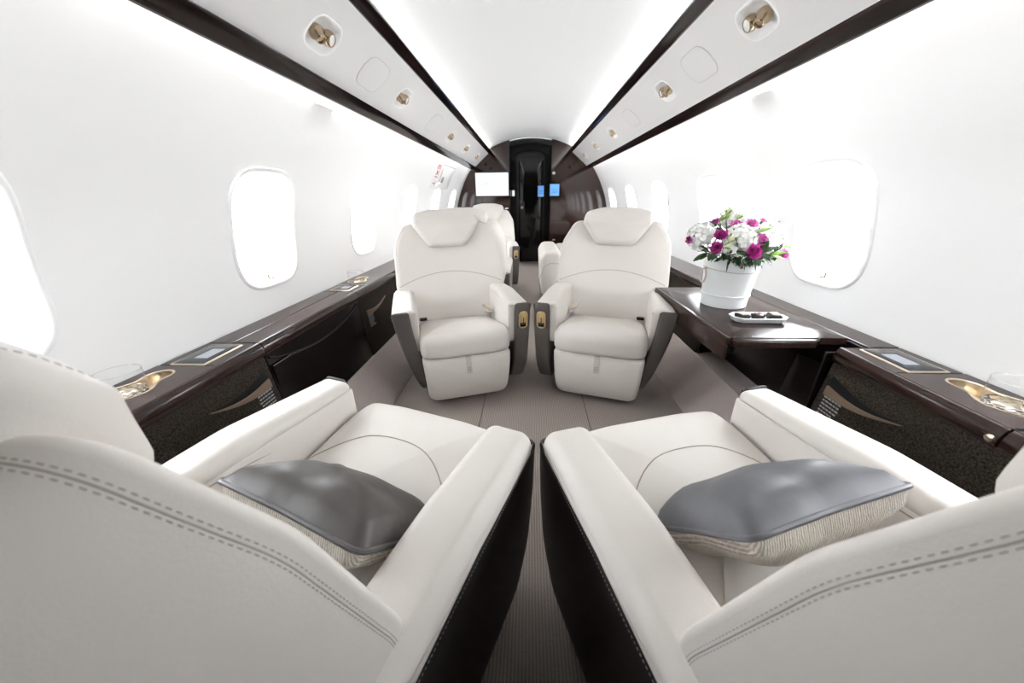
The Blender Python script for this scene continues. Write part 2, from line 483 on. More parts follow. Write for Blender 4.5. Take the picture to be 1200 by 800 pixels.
wn_i = 0
for side, sname in ((-1, 'left'), (1, 'right')):
    f = lambda y, z: (side * wx(z), y, z)
    mb = MB()
    edges = [Y0] + [(a + b) / 2 for a, b in zip(WINS[:-1], WINS[1:])] + [Y1]
    edges[0] = Y0; 
    zs = [0.20 + (1.385 - 0.20) * i / 30 for i in range(31)]
    wins = [w for w in WINS if w - 0.2 > Y0 and w + 0.2 < Y1 + 0.1]
    bnds = [Y0] + [(a + b) / 2 for a, b in zip(wins[:-1], wins[1:])] + [Y1]
    for i, yc in enumerate(wins):
        a, b = bnds[i], bnds[i + 1]
        mb.add(patch_hole(a, b, 0.56, 1.09, window_outline(yc), f, 6))
    # above and below the window band
    for (za, zb, n) in ((0.20, 0.56, 8), (1.09, 1.385, 10)):
        prof = [(side * wx(za + (zb - za) * i / n), za + (zb - za) * i / n) for i in range(n + 1)]
        mb.add(extr_y(prof, Y0, Y1, 1))
    wall = struct('wall_' + sname, mb, M_white, ang=50)
    # windows: frame (rounded lip + reveal), glass, shade track, latch
    for i, yc in enumerate(wins):
        wn_i += 1
        hole = window_outline(yc); N = len(hole)
        rings = []
        for grow, dx in ((0.016, -0.0005), (0.013, -0.005), (0.006, -0.006), (0.0, -0.003), (-0.004, 0.006), (-0.010, 0.035), (-0.018, 0.075)):
            o_ = window_outline(yc, 0)
            nm = normals2(o_)
            rings.append([(side * (wx(q[1]) + dx), p[0] + n[0] * grow, p[1] + n[1] * grow) for p, n in zip(o_, nm) for q in [(0, p[1] + n[1] * grow)]])
        v = [p for r in rings for p in r]
        fc = [(k * N + j, k * N + (j + 1) % N, (k + 1) * N + (j + 1) % N, (k + 1) * N + j) for k in range(len(rings) - 1) for j in range(N)]
        w = struct('window_%d' % wn_i, (v, fc), M_frame, ang=60)
        gv = [(side * (wx(p[1]) + 0.06), p[0] - n[0] * 0.014, p[1] - n[1] * 0.014) for p, n in zip(hole, normals2(hole))]
        cxn = (side * (wx(0.826) + 0.062), yc, 0.826)
        obj('pane', (gv + [cxn], [(j, (j + 1) % N, N) for j in range(N)]), M_pane, w)
        # shade tracks: a thin rib on each side reveal
        tr = MB()
        for sy in (-1, 1):
            path = [(side * (wx(z) + 0.034), yc + sy * (WW / 2 - 0.0125), z) for z in [0.74 + 0.017 * k for k in range(11)]]
            tr.add(tube(path, 0.0022, 6))
        obj('shade_track', tr, M_psuseam, w)
        lt = MB()
        lt.box(side * (wx(0.645) + 0.014), side * (wx(0.645) + 0.030), yc - 0.013, yc - 0.004, 0.641, 0.662)
        lt.box(side * (wx(0.645) + 0.010), side * (wx(0.645) + 0.024), yc - 0.004, yc + 0.015, 0.639, 0.646)
        obj('shade_latch', lt, M_brownlamp, w, smooth=False)

# floor: aisle runner plus side pieces with a bound seam
seamx = 0.245
struct('floor', MB().box(-1.0, 1.0, Y0, Y1 + 0.6, -0.05, -0.004), M_carpet, smooth=False)
fl = bpy.data.objects['floor']
obj('aisle_carpet', MB().box(-seamx + 0.002, seamx - 0.002, Y0, Y1 + 0.5, -0.004, 0.0), M_carpet, fl, smooth=False, bevel=0.0015)
for s in (-1, 1):
    a, b = sorted((s * (seamx + 0.002), s * 0.72))
    obj('side_carpet', MB().box(a, b, Y0, Y1, -0.004, 0.0), M_carpet, fl, smooth=False, bevel=0.0015)
    obj('carpet_binding', tube([(s * seamx, Y0, -0.001), (s * seamx, Y1, -0.001)], 0.003, 6), M_taupe, fl)
# carpeted kick panels
for s, sname in ((-1, 'left'), (1, 'right')):
    prof = [(s * 0.69, -0.01), (s * 0.695, 0.004), (s * 0.715, 0.03), (s * 0.80, 0.12), (s * 0.845, 0.165), (s * 0.90, 0.175), (s * 1.02, 0.175), (s * 0.95, -0.02)]
    struct('baseboard_' + sname, extr_y(prof, Y0, Y1, 1, closed=True), M_kick, ang=25)

def light_outline():
    return resample(roundpoly([(-0.052, -0.075), (0.052, -0.075), (0.052, 0.075), (-0.052, 0.075)], 0.05, 8), 0.01)

CX = -0.02      # the overhead assembly sits a touch left
# ceiling vault
prof = []
for i in range(25):
    x = -0.60 + 1.20 * i / 24
    z = 1.665 - 0.115 * (abs(x) / 0.53) ** 2.2
    prof.append((x + CX * 0.5, z))
struct('ceiling', extr_y(prof, Y0, Y1 + 0.05, 1), M_ceil)
tn = 0
for s in (-1, 1):
    X = lambda x: s * x + CX
    # service panel: sloped plane between inner and outer strip
    LY = [1.32, 2.05, 3.20, 3.94, 4.68]
    bd = [Y0] + [(p + q) / 2 for p, q in zip(LY[:-1], LY[1:])] + [Y1]
    A_ = Vector((s * 0.552 + CX, 0, 1.487)); B_ = Vector((s * 0.752 + CX, 0, 1.318)); DL = (B_ - A_).length; DD = (B_ - A_).normalized()
    pm_ = MB()
    for k, yc in enumerate(LY):
        ho = [(p[0] + DL / 2, p[1] + yc) for p in light_outline()]
        pm_.add(patch_hole(0.0, DL, bd[k], bd[k + 1], ho, lambda u, v: A_ + DD * u + Vector((0, v, 0)), 3))
    tn += 1
    p = struct('trim_%d' % tn, pm_, M_psu, ang=30)
    p['label'] = 'pale overhead service panel on the %s side' % ('left' if s < 0 else 'right')
    # inner glossy strip
    tn += 1
    ins = [(X(0.520), 1.512), (X(0.5245), 1.506), (X(0.550), 1.484), (X(0.556), 1.484), (X(0.558), 1.492), (X(0.530), 1.518), (X(0.523), 1.520)]
    struct('trim_%d' % tn, extr_y(ins, Y0, Y1, 1, closed=True), M_strip, ang=30)
    obj('metal_edge', tube([(X(0.5185), Y0, 1.5165), (X(0.5185), Y1, 1.5165)], 0.0022, 6), M_chrome, bpy.data.objects['trim_%d' % tn])
    # outer glossy strip
    tn += 1
    X = lambda x: s * x - 0.007
    outs = [(X(0.744), 1.326), (X(0.747), 1.318), (X(0.779), 1.287), (X(0.787), 1.286), (X(0.789), 1.292), (X(0.765), 1.330)]
    struct('trim_%d' % tn, extr_y(outs, Y0, Y1, 1, closed=True), M_strip, ang=30)
    # cove light tapes
    X = lambda x: s * x
    t = thing('cove_light', 'white light tape in the cove above the %s window wall' % ('left' if s < 0 else 'right'), 'light', (X(0.79), 0.0, 1.330))
    v = [(X(0.775) - X(0.79), 0, 0.006), (X(0.806) - X(0.79), 0, -0.001), (X(0.806) - X(0.79), Y1 - 0.1, -0.001), (X(0.775) - X(0.79), Y1 - 0.1, 0.006),
         (X(0.775) - X(0.79), 0, 0.002), (X(0.806) - X(0.79), 0, -0.005), (X(0.806) - X(0.79), Y1 - 0.1, -0.005), (X(0.775) - X(0.79), Y1 - 0.1, 0.002)]
    obj('light_tape', (v, [(0, 1, 2, 3), (7, 6, 5, 4), (0, 4, 5, 1), (1, 5, 6, 2), (2, 6, 7, 3), (3, 7, 4, 0)]), M_led, t, smooth=False)
    t = thing('cove_light', 'white light tape in the cove beside the %s edge of the ceiling' % ('left' if s < 0 else 'right'), 'light', (s * 0.545 + CX, 0.0, 1.513))
    obj('light_tape', MB().box(-0.008, 0.008, 0, Y1 - 0.1, -0.002, 0.002), M_led2, t, smooth=False)

# overhead light clusters and blank covers on the service panels
def psu_frame(s, y, d):
    """frame on the service panel: origin, across-slope vector (outboard, down), along y, outward normal"""
    a = Vector((s * 0.552 + CX, y, 1.487)); b = Vector((s * 0.752 + CX, y, 1.318))
    dr = (b - a).normalized(); n = Vector((-s * abs(dr.z), 0, -abs(dr.x)))
    return a.lerp(b, d), dr, Vector((0, 1, 0)), n

def make_overhead(s, y, label, group):
    o, dr, ay, n = psu_frame(s, y, 0.5)
    t = thing('overhead_light', label, 'light', o, 0, group)
    fn = lambda u, v, w: dr * u + ay * v + n * w
    # bezel: soft lip round a shallow bowl let into the panel
    out = light_outline()
    nm = normals2(out); N = len(out); rings = []
    for ins, w in ((-0.003, 0.0002), (-0.002, 0.0012), (0.001, 0.0016), (0.005, 0.000), (0.011, -0.006), (0.020, -0.014), (0.032, -0.019)):
        rings.append([(p[0] - q[0] * ins, p[1] - q[1] * ins, w) for p, q in zip(out, nm)])
    v = [p for r in rings for p in r] + [(0, 0, -0.021)]
    fc = [(k * N + j, k * N + (j + 1) % N, (k + 1) * N + (j + 1) % N, (k + 1) * N + j) for k in range(len(rings) - 1) for j in range(N)]
    L = (len(rings) - 1) * N
    fc += [(L + j, L + (j + 1) % N, L + N) for j in range(N)]
    obj('bezel', ([fn(p[0], p[1], p[2]) for p in v], fc), M_frame, t, ang=60)
    # swivel air vent (nozzle tipped downward) and reading lamp
    def swivel(name, cu, cv, prof, mat, tip):
        ax = (n + tip).normalized(); e1 = ax.cross(ay).normalized(); e2 = ax.cross(e1)
        base = dr * cu + ay * cv + n * -0.016
        vv, ff = lathe(prof, 20)
        return obj(name, ([base + e1 * q[0] + e2 * q[1] + ax * q[2] for q in vv], ff), mat, t, ang=50)
    vent = swivel('air_vent', 0.002, -0.028, [(0, 0.002), (0.019, 0.002), (0.023, 0.012), (0.023, 0.018), (0.016, 0.024), (0.0155, 0.038), (0.012, 0.041), (0.010, 0.036), (0, 0.036)], M_brownlamp, Vector((0, -0.25, -0.25)))
    lamp = swivel('reading_lamp', 0.002, 0.028, [(0, 0.0), (0.020, 0.002), (0.023, 0.012), (0.021, 0.024), (0.017, 0.028), (0.016, 0.024)], M_brownlamp, dr * -0.35)
    ax = (n + dr * -0.35).normalized(); e1 = ax.cross(ay).normalized(); e2 = ax.cross(e1)
    base = dr * 0.002 + ay * 0.028 + n * -0.016
    vv, ff = slab(circle(0.0165, 20), 0.022, 0.026, 0, 0.002, 0, 0.002, 2, 2)
    obj('lens', ([base + e1 * q[0] + e2 * q[1] + ax * q[2] for q in vv], ff), M_lens, lamp)
    return t
nth = ['nearest', 'second nearest', 'middle', 'second farthest', 'farthest']
for s, sname in ((-1, 'left'), (1, 'right')):
    for k, y in enumerate((1.32, 2.05, 3.20, 3.94, 4.68)):
        make_overhead(s, y, 'bronze reading lamp and air vent in white bezel, %s on the %s overhead panel' % (nth[k], sname), 'reading lamps on the %s overhead panel' % sname)
    for k, y in enumerate((0.93, 1.69, 2.66)):
        o, dr, ay, n = psu_frame(s, y, 0.5)
        t = thing('oxygen_mask_cover', 'flush oval white cover, %s on the %s overhead panel' % (('nearest', 'middle', 'farthest')[k], sname), 'cover', o, 0, 'oval covers on the %s overhead panel' % sname)
        fn = lambda u, v, w: dr * u + ay * v + n * w
        out = resample(roundpoly([(-0.062, -0.10), (0.062, -0.10), (0.062, 0.10), (-0.062, 0.10)], 0.058, 8), 0.015)
        obj('cover', slab(out, 0.0, 0.0018, 0, 0.0012, 0, 0, 2, 2, fn), M_psu, t)
        obj('seam', tube([fn(p[0] * 1.02, p[1] * 1.015, 0.0) for p in out], 0.0016, 6, closed=True), M_psuseam, t)

# small coat hooks high on the side walls
for s, sname, y in ((-1, 'left', 1.56), (1, 'right', 1.58)):
    z = 1.285 if s > 0 else 1.277
    x = wx(z)
    t = thing('coat_hook', 'small white folding coat hook high on the %s wall' % sname, 'hook', (s * x, y, z))
    sl = Vector((s * (wx(z + 0.02) - wx(z - 0.02)), 0, 0.04)).normalized(); n = Vector((-s * abs(sl.z), 0, -abs(sl.x)))
    fn = lambda u, v, w: Vector((0, 1, 0)) * u + sl * v + n * w
    obj('plate', slab(roundpoly([(-0.062, -0.008), (0.062, -0.008), (0.062, 0.008), (-0.062, 0.008)], 0.0078, 5), -0.004, 0.004, 0, 0.002, 0, 0, 3, 2, fn), M_frame, t)
    obj('flap', slab(roundpoly([(-0.058, -0.009), (0.058, -0.009), (0.058, 0.001), (-0.058, 0.001)], 0.004, 4), 0.004, 0.009, 0, 0.002, 0, 0, 3, 2, fn), M_frame, t)

# emergency exit plate with red lettering on the left wall
t = thing('exit_placard', 'white wall plate with red lettering and a grey latch on left wall', 'sign', (-wx(1.14), 3.86, 1.14))
z0 = 1.14
sl = Vector((-(wx(z0 + 0.05) - wx(z0 - 0.05)), 0, 0.10)).normalized(); n = Vector((abs(sl.z), 0, -abs(sl.x)))
fe = lambda u, v, w: Vector((0, 1, 0)) * u + sl * v + n * w
obj('plate', slab(rrect(0.78, 0.235, 0.03), 0.0, 0.006, 0, 0.003, 0, 0, 3, 2, fe), M_frame, t)
obj('plate_edge', tube([fe(-0.15, 0.118, 0.005), fe(0.38, 0.118, 0.005), fe(0.388, 0.10, 0.005)], 0.0035, 6), M_greyprint, t)
obj('latch', slab(circle(0.032, 16), 0.006, 0.018, 0, 0.006, 0, 0, 3, 2, lambda u, v, w: fe(u - 0.02, v - 0.025, w)), M_greyprint, t)
obj('pull_handle', slab(rrect(0.11, 0.05, 0.02), 0.006, 0.02, 0, 0.006, 0, 0, 3, 2, lambda u, v, w: fe(u - 0.10, v - 0.085, w)), M_frame, t)
mbx = MB()
# lettering: runs down the plate (strokes of E X I T turned a quarter)
def glyph(strokes, ou, ov, sc):
    for (a, b, c, d) in strokes:
        x0, x1 = min(a, c) - 0.06, max(a, c) + 0.06; y0_, y1_ = min(b, d) - 0.06, max(b, d) + 0.06
        if a != c and b != d:
            pts = [Vector((a, b)), Vector((c, d))]; dd = (pts[1] - pts[0]).normalized(); nn = Vector((-dd.y, dd.x)) * 0.07
            q = [pts[0] + nn, pts[0] - nn, pts[1] - nn, pts[1] + nn]
        else: q = [Vector((x0, y0_)), Vector((x1, y0_)), Vector((x1, y1_)), Vector((x0, y1_))]
        # rotate a quarter so that the word reads downward
        mbx.add(([(ou + p.y * sc * 1.5, ov - p.x * sc, 0.0062) for p in q] + [(ou + p.y * sc * 1.5, ov - p.x * sc, 0.0078) for p in q],
                 [(4, 5, 6, 7), (0, 1, 5, 4), (1, 2, 6, 5), (2, 3, 7, 6), (3, 0, 4, 7)]), fe)
G = {'E': [(0, 0, 0, 1), (0, 0, .6, 0), (0, .5, .5, .5), (0, 1, .6, 1)], 'X': [(0, 0, .6, 1), (0, 1, .6, 0)], 'I': [(.1, 0, .1, 1)], 'T': [(.3, 0, .3, 1), (0, 1, .6, 1)]}
for i, ch in enumerate('EXIT'):
    glyph(G[ch], -0.33, 0.10 - i * 0.052, 0.06)
obj('lettering', mbx, M_red, t, smooth=False)
obj('grey_lines', MB().box(-0.13, -0.12, -0.10, 0.08, 0.006, 0.0072, fe).box(-0.10, -0.094, -0.06, 0.05, 0.006, 0.0072, fe), M_greyprint, t, smooth=False)

# ------------------------------------------------------------------ front bulkhead, door
dl, dr_ = -0.295, 0.268
def arch_top(x): return 1.66 - 0.10 * (abs(x) / 0.53) ** 2
wf = struct('wall_front', MB().box(-1.12, 1.12, Y1 + 0.45, Y1 + 0.48, -0.05, 1.75), M_doorframe, smooth=False)
obj('wood_panel', MB().box(-1.12, dl, Y1 - 0.012, Y1 + 0.03, -0.02, 1.75), M_woodfront, wf, smooth=False, bevel=0.002)
obj('wood_panel', MB().box(dr_, 1.12, Y1 - 0.012, Y1 + 0.03, -0.02, 1.75), M_woodfront, wf, smooth=False, bevel=0.002)
for x in (dl, dr_):
    obj('edge_trim', MB().box(x - 0.004, x + 0.004, Y1 - 0.016, Y1 + 0.02, 0, 1.72), M_blackgloss, wf, smooth=False)
# white vaulted soffit of the doorway recess
pr = [(dl + (dr_ - dl) * i / 16, 1.655 - 0.035 * ((i - 8) / 8) ** 2) for i in range(17)]
obj('soffit', extr_y(pr, Y1, Y1 + 0.45, 1), M_soffit, wf)
for x in (dl - 0.01, dr_):
    obj('recess_side', MB().box(x, x + 0.01, Y1 + 0.03, Y1 + 0.45, 0, 1.70), M_blackgloss, wf, smooth=False)
# door with an arched black frame and glass panel
DY = Y1 + 0.40
door_out = [(dl + 0.002, 0.0), (dr_ - 0.002, 0.0), (dr_ - 0.002, 1.44)] + [((dl + dr_) / 2 + 0.279 * cos(a), 1.44 + 0.13 * sin(a)) for a in [pi * k / 16 for k in range(1, 16)]] + [(dl + 0.002, 1.44)]
dm = struct('door_1', slab(door_out, 0, 0.04, 0, 0.004, 0, 0, 2, 2, lambda u, v, w: (u, DY - w, v)), M_doorframe)
gl_out = [(-0.185, 0.03), (0.175, 0.03), (0.175, 1.40)] + [(-0.005 + 0.18 * cos(a), 1.40 + 0.075 * sin(a)) for a in [pi * k / 16 for k in range(1, 16)]] + [(-0.185, 1.40)]
obj('glass_panel', slab(gl_out, 0.04, 0.046, 0, 0.002, 0, 0, 2, 2, lambda u, v, w: (u, DY - w, v)), M_door, dm)
obj('door_knob', slab(circle(0.018, 16), 0.044, 0.06, 0, 0.006, 0, 0.002, 3, 2, lambda u, v, w: (u - 0.135, DY - w, v + 0.80)), M_gold, dm)
obj('arch_header', tube([((dl + dr_) / 2 + 0.262 * cos(a), DY - 0.05, 1.44 + 0.112 * sin(a)) for a in [pi * k / 20 for k in range(21)]], 0.008, 8), M_blackgloss, dm)
# small lit control display beside the door, latches
t = thing('door_control_display', 'tiny lit white display beside the dark doorway', 'display', (-0.262, DY - 0.04, 1.0))
obj('bezel', MB().box(-0.026, 0.026, -0.012, 0, -0.05, 0.05), M_black, t, smooth=False)
obj('screen', MB().box(-0.018, 0.018, -0.014, -0.012, -0.04, 0.036), M_tv, t, smooth=False)
for (x, z, lab) in ((-0.345, 0.80, 'small chrome cabinet latch on dark wood below the monitor'), (0.30, 1.235, 'round chrome knob high on the dark wood right of the doorway'), (0.33, 0.37, 'small chrome cabinet latch low on the dark wood right of the doorway')):
    o_ = obj('cabinet_latch', slab(rrect(0.04, 0.02, 0.008) if z != 1.235 else circle(0.02, 14), 0, 0.012, 0, 0.004, 0, 0, 3, 2, lambda u, v, w: (u, -w, v)), M_chrome, loc=(x, Y1 - 0.012, z))
    tag(o_, lab, 'latch')

# monitor on the left of the bulkhead
t = thing('monitor', 'bright white wall monitor on the dark bulkhead left of the doorway', 'monitor', (-0.535, Y1 - 0.02, 1.108))
obj('housing', slab(rrect(0.462, 0.300, 0.008), 0, 0.035, 0, 0.004, 0, 0, 2, 2, lambda u, v, w: (u, -w, v)), M_black, t)
obj('screen', MB().box(-0.224, 0.224, -0.037, -0.034, -0.143, 0.143), M_tv, t, smooth=False)
obj('emblem', MB().add(tube([(-0.12 + 0.07 * cos(a), -0.0375, -0.02 + 0.05 * sin(a)) for a in [2 * pi * k / 24 for k in range(24)]], 0.003, 6, True)).add(tube([(-0.19, -0.0375, -0.05), (-0.12, -0.0375, -0.02), (-0.03, -0.0375, 0.03)], 0.003, 6)), M_tvprint, t)
# aft bulkhead behind the camera, unseen; kept close and dark to cut foreground bounce
struct('wall_back_unseen', MB().box(-1.12, 1.12, Y0 - 0.03, Y0, -0.05, 1.75), M_woodfront, smooth=False)
for (x, z, w_, h_, y, lab) in ((0.318, 1.028, 0.125, 0.145, Y1 - 0.012, 'small blue reflection on the dark wood right of the doorway, built as a lit panel'), (0.142, 1.02, 0.085, 0.145, DY - 0.046, 'small blue reflection in the black door glass, built as a lit panel')):  # blue reflections in wood and door glass, built as added glowing panels
    t = thing('blue_reflection', lab, 'display', (x, y, z))
    obj('bezel', MB().box(-w_ / 2 - 0.008, w_ / 2 + 0.008, -0.008, 0.002, -h_ / 2 - 0.008, h_ / 2 + 0.008), M_black, t, smooth=False)  # dark rim added round the reflection panel
    sc_ = obj('screen', MB().box(-w_ / 2, w_ / 2, -0.0095, -0.008, -h_ / 2, h_ / 2), M_bluereflect, t, smooth=False)  # glowing face carries the reflected blue
    obj('reflection_marks', MB().add(tube([(w_ * (-0.3 + 0.6 * k / 12), -0.0105, h_ * (0.02 + 0.12 * sin(k * 1.1))) for k in range(13)], 0.0022, 5)).box(-w_ * 0.28, w_ * 0.28, -0.0108, -0.0095, -h_ * 0.22, -h_ * 0.17), M_bluedark, sc_, smooth=False)

# ------------------------------------------------------------------ side ledges
LZ = 0.515
def ledge_top(name, y0, y1, x0, x1, s, parent, bev=0.003):
    a, b = sorted((s * x0, s * x1))
    return obj(name, MB().box(a, b, y0, y1, LZ - 0.012, LZ), M_wood, parent, smooth=False, bevel=bev)

def lobe_outline(s):
    """cup tray: small lobe toward the front, big lobe behind"""
    cx, cy, R = 0.985, 0.662, 0.047
    sx, sy, r = 0.992, 0.742, 0.030
    pts = []
    # big circle from the neck round the back
    for k in range(23):
        a = radians(60) - radians(300) * k / 22
        pts.append((cx + R * cos(a), cy + R * sin(a)))
    for k in range(15):
        a = radians(215) - radians(250) * k / 14
        pts.append((sx + r * cos(a), sy + r * sin(a)))
    # smooth once
    for _ in range(2):
        pts = [((pts[i - 1][0] + 2 * pts[i][0] + pts[(i + 1) % len(pts)][0]) / 4, (pts[i - 1][1] + 2 * pts[i][1] + pts[(i + 1) % len(pts)][1]) / 4) for i in range(len(pts))]
    pts = resample(pts, 0.006)
    pts = pts[::-1]
    return pts

def cup_tray(s, dy, parent):
    base = [(p[0], p[1] + dy) for p in lobe_outline(s)]
    patch = patch_hole(0.889, 1.055, 0.578 + dy, 0.800 + dy, base, lambda u, v: (s * u, v, LZ), 3)
    obj('ledge_top', patch, M_wood, parent)
    nm = normals2(base); N = len(base)
    sg = 1
    rings = []
    for g, z in ((0.0050, 0.0008), (0.0045, 0.0018), (0.001, 0.0020), (-0.001, 0.0005), (-0.002, -0.027), (-0.006, -0.031)):
        rings.append([(s * (p[0] + n[0] * g), p[1] + n[1] * g, LZ + z) for p, n in zip(base, nm)])
    v = [q for r in rings for q in r]
    c = (s * 0.987, 0.70 + dy, LZ - 0.031)
    fc = [(k * N + j, k * N + (j + 1) % N, (k + 1) * N + (j + 1) % N, (k + 1) * N + j) for k in range(2) for j in range(N)]
    tray = obj('cup_tray', (v, fc), M_paleg, parent)
    fc = [(k * N + j, k * N + (j + 1) % N, (k + 1) * N + (j + 1) % N, (k + 1) * N + j) for k in range(2, len(rings) - 1) for j in range(N)]
    L = (len(rings) - 1) * N
    fc += [(L + j, L + (j + 1) % N, len(v)) for j in range(N)]
    obj('tray_well', (v + [c], fc), M_paleg, tray)

def control_panel(s, y0, y1, parent):
    w, h = 0.100, y1 - y0
    cx, cy = s * 0.972, (y0 + y1) / 2
    f0 = lambda u, v, w_: (cx + u, cy + v, LZ + w_)
    p = obj('control_panel', slab(rrect(w, h, 0.002, 2), 0, 0.003, 0, 0.001, 0, 0, 2, 2, f0), M_paleg, parent)
    obj('panel_glass', slab(rrect(w - 0.012, h - 0.010, 0.002, 2), 0.003, 0.0042, 0, 0.0005, 0, 0, 2, 2, f0), M_bezel, p)
    obj('screen', slab(rrect(0.040, h * 0.46, 0.001, 2), 0.0042, 0.0046, 0, 0, 0, 0, 2, 2, lambda u, v, w_: f0(u - s * 0.006, v, w_)), M_screen, p)

def fascia(y0, y1, s, parent, name='fascia'):
    pr = [(s * 0.893, LZ), (s * 0.889, LZ + 0.0008), (s * 0.8855, LZ - 0.0005), (s * 0.880, LZ - 0.006), (s * 0.875, LZ - 0.018), (s * 0.8735, LZ - 0.03), (s * 0.8745, LZ - 0.041), (s * 0.879, LZ - 0.045), (s * 0.893, LZ - 0.045)]
    return obj(name, extr_y(pr, y0, y1, 1, closed=True), M_wood, parent, ang=50)

def face(z):   # inboard x of the lower panels at height z
    return 0.884 - (0.468 - z) * 0.10

def fabric(y0, y1, s, parent):
    pr = [(s * face(0.468), 0.468), (s * (face(0.46) - 0.003), 0.463), (s * (face(0.42) - 0.003), 0.42), (s * (face(0.3) - 0.003), 0.30), (s * (face(0.15) - 0.002), 0.15), (s * 0.94, 0.15), (s * 0.94, 0.468)]
    return obj('fabric_panel', extr_y(pr, y0, y1, 1, closed=True), M_tweed, parent, ang=50)

def pocket(ya, yb, s, parent, zoff=0.0):
    """slanted map pocket: dark mouth, leather crescent, printed label. ya = thin end, yb = thick end"""
    d = yb - ya
    N = 18
    lo = []; hi = []; mouth = []
    for k in range(N + 1):
        t = k / N
        y = ya + d * t
        sag = 0.016 * sin(pi * t) * -1
        zb = 0.412 + zoff - 0.012 * t + sag
        hi.append((y, zb)); lo.append((y, zb - 0.002 - 0.026 * t ** 1.2)); mouth.append((y, zb + 0.003 + (0.030 * t ** 1.1)))
    def strip(A, B, off, mat, nm, th=0.003):
        v = []; 
        for (y, z) in A: v.append((s * (face(z) - off), y, z))
        for (y, z) in B: v.append((s * (face(z) - off), y, z))
        n_ = len(A)
        for (y, z) in A: v.append((s * (face(z) - off + th), y, z))
        for (y, z) in B: v.append((s * (face(z) - off + th), y, z))
        f_ = []
        for k in range(n_ - 1):
            f_.append((k, k + 1, n_ + k + 1, n_ + k)); f_.append((2 * n_ + k, 3 * n_ + k, 3 * n_ + k + 1, 2 * n_ + k + 1))
            f_.append((k, 2 * n_ + k, 2 * n_ + k + 1, k + 1)); f_.append((n_ + k, n_ + k + 1, 3 * n_ + k + 1, 3 * n_ + k))
        f_.append((0, n_, 3 * n_, 2 * n_)); f_.append((n_ - 1, 2 * n_ - 1 + 0, 4 * n_ - 1, 3 * n_ - 1))
        return obj(nm, (v, f_), mat, parent, ang=40)
    strip(hi, mouth, 0.0036, M_black, 'pocket_mouth')
    strip(lo, hi, 0.009, M_trim, 'pocket_trim', 0.007)
    lab = MB()
    y2 = ya + d * 0.985; dy = -d / abs(d)
    for r in range(6):
        zt = 0.365 + zoff - r * 0.011
        y = y2
        rng = random.Random(r)
        for c in range(5):
            w = 0.006 + 0.006 * rng.random()
            a, b = sorted((y, y + dy * w))
            lab.box(s * (face(zt) - 0.0040), s * (face(zt) - 0.0032), a, b, zt - 0.0026, zt + 0.0026)
            y += dy * (w + 0.003)
    return obj('placard', lab, M_label, parent, smooth=False)

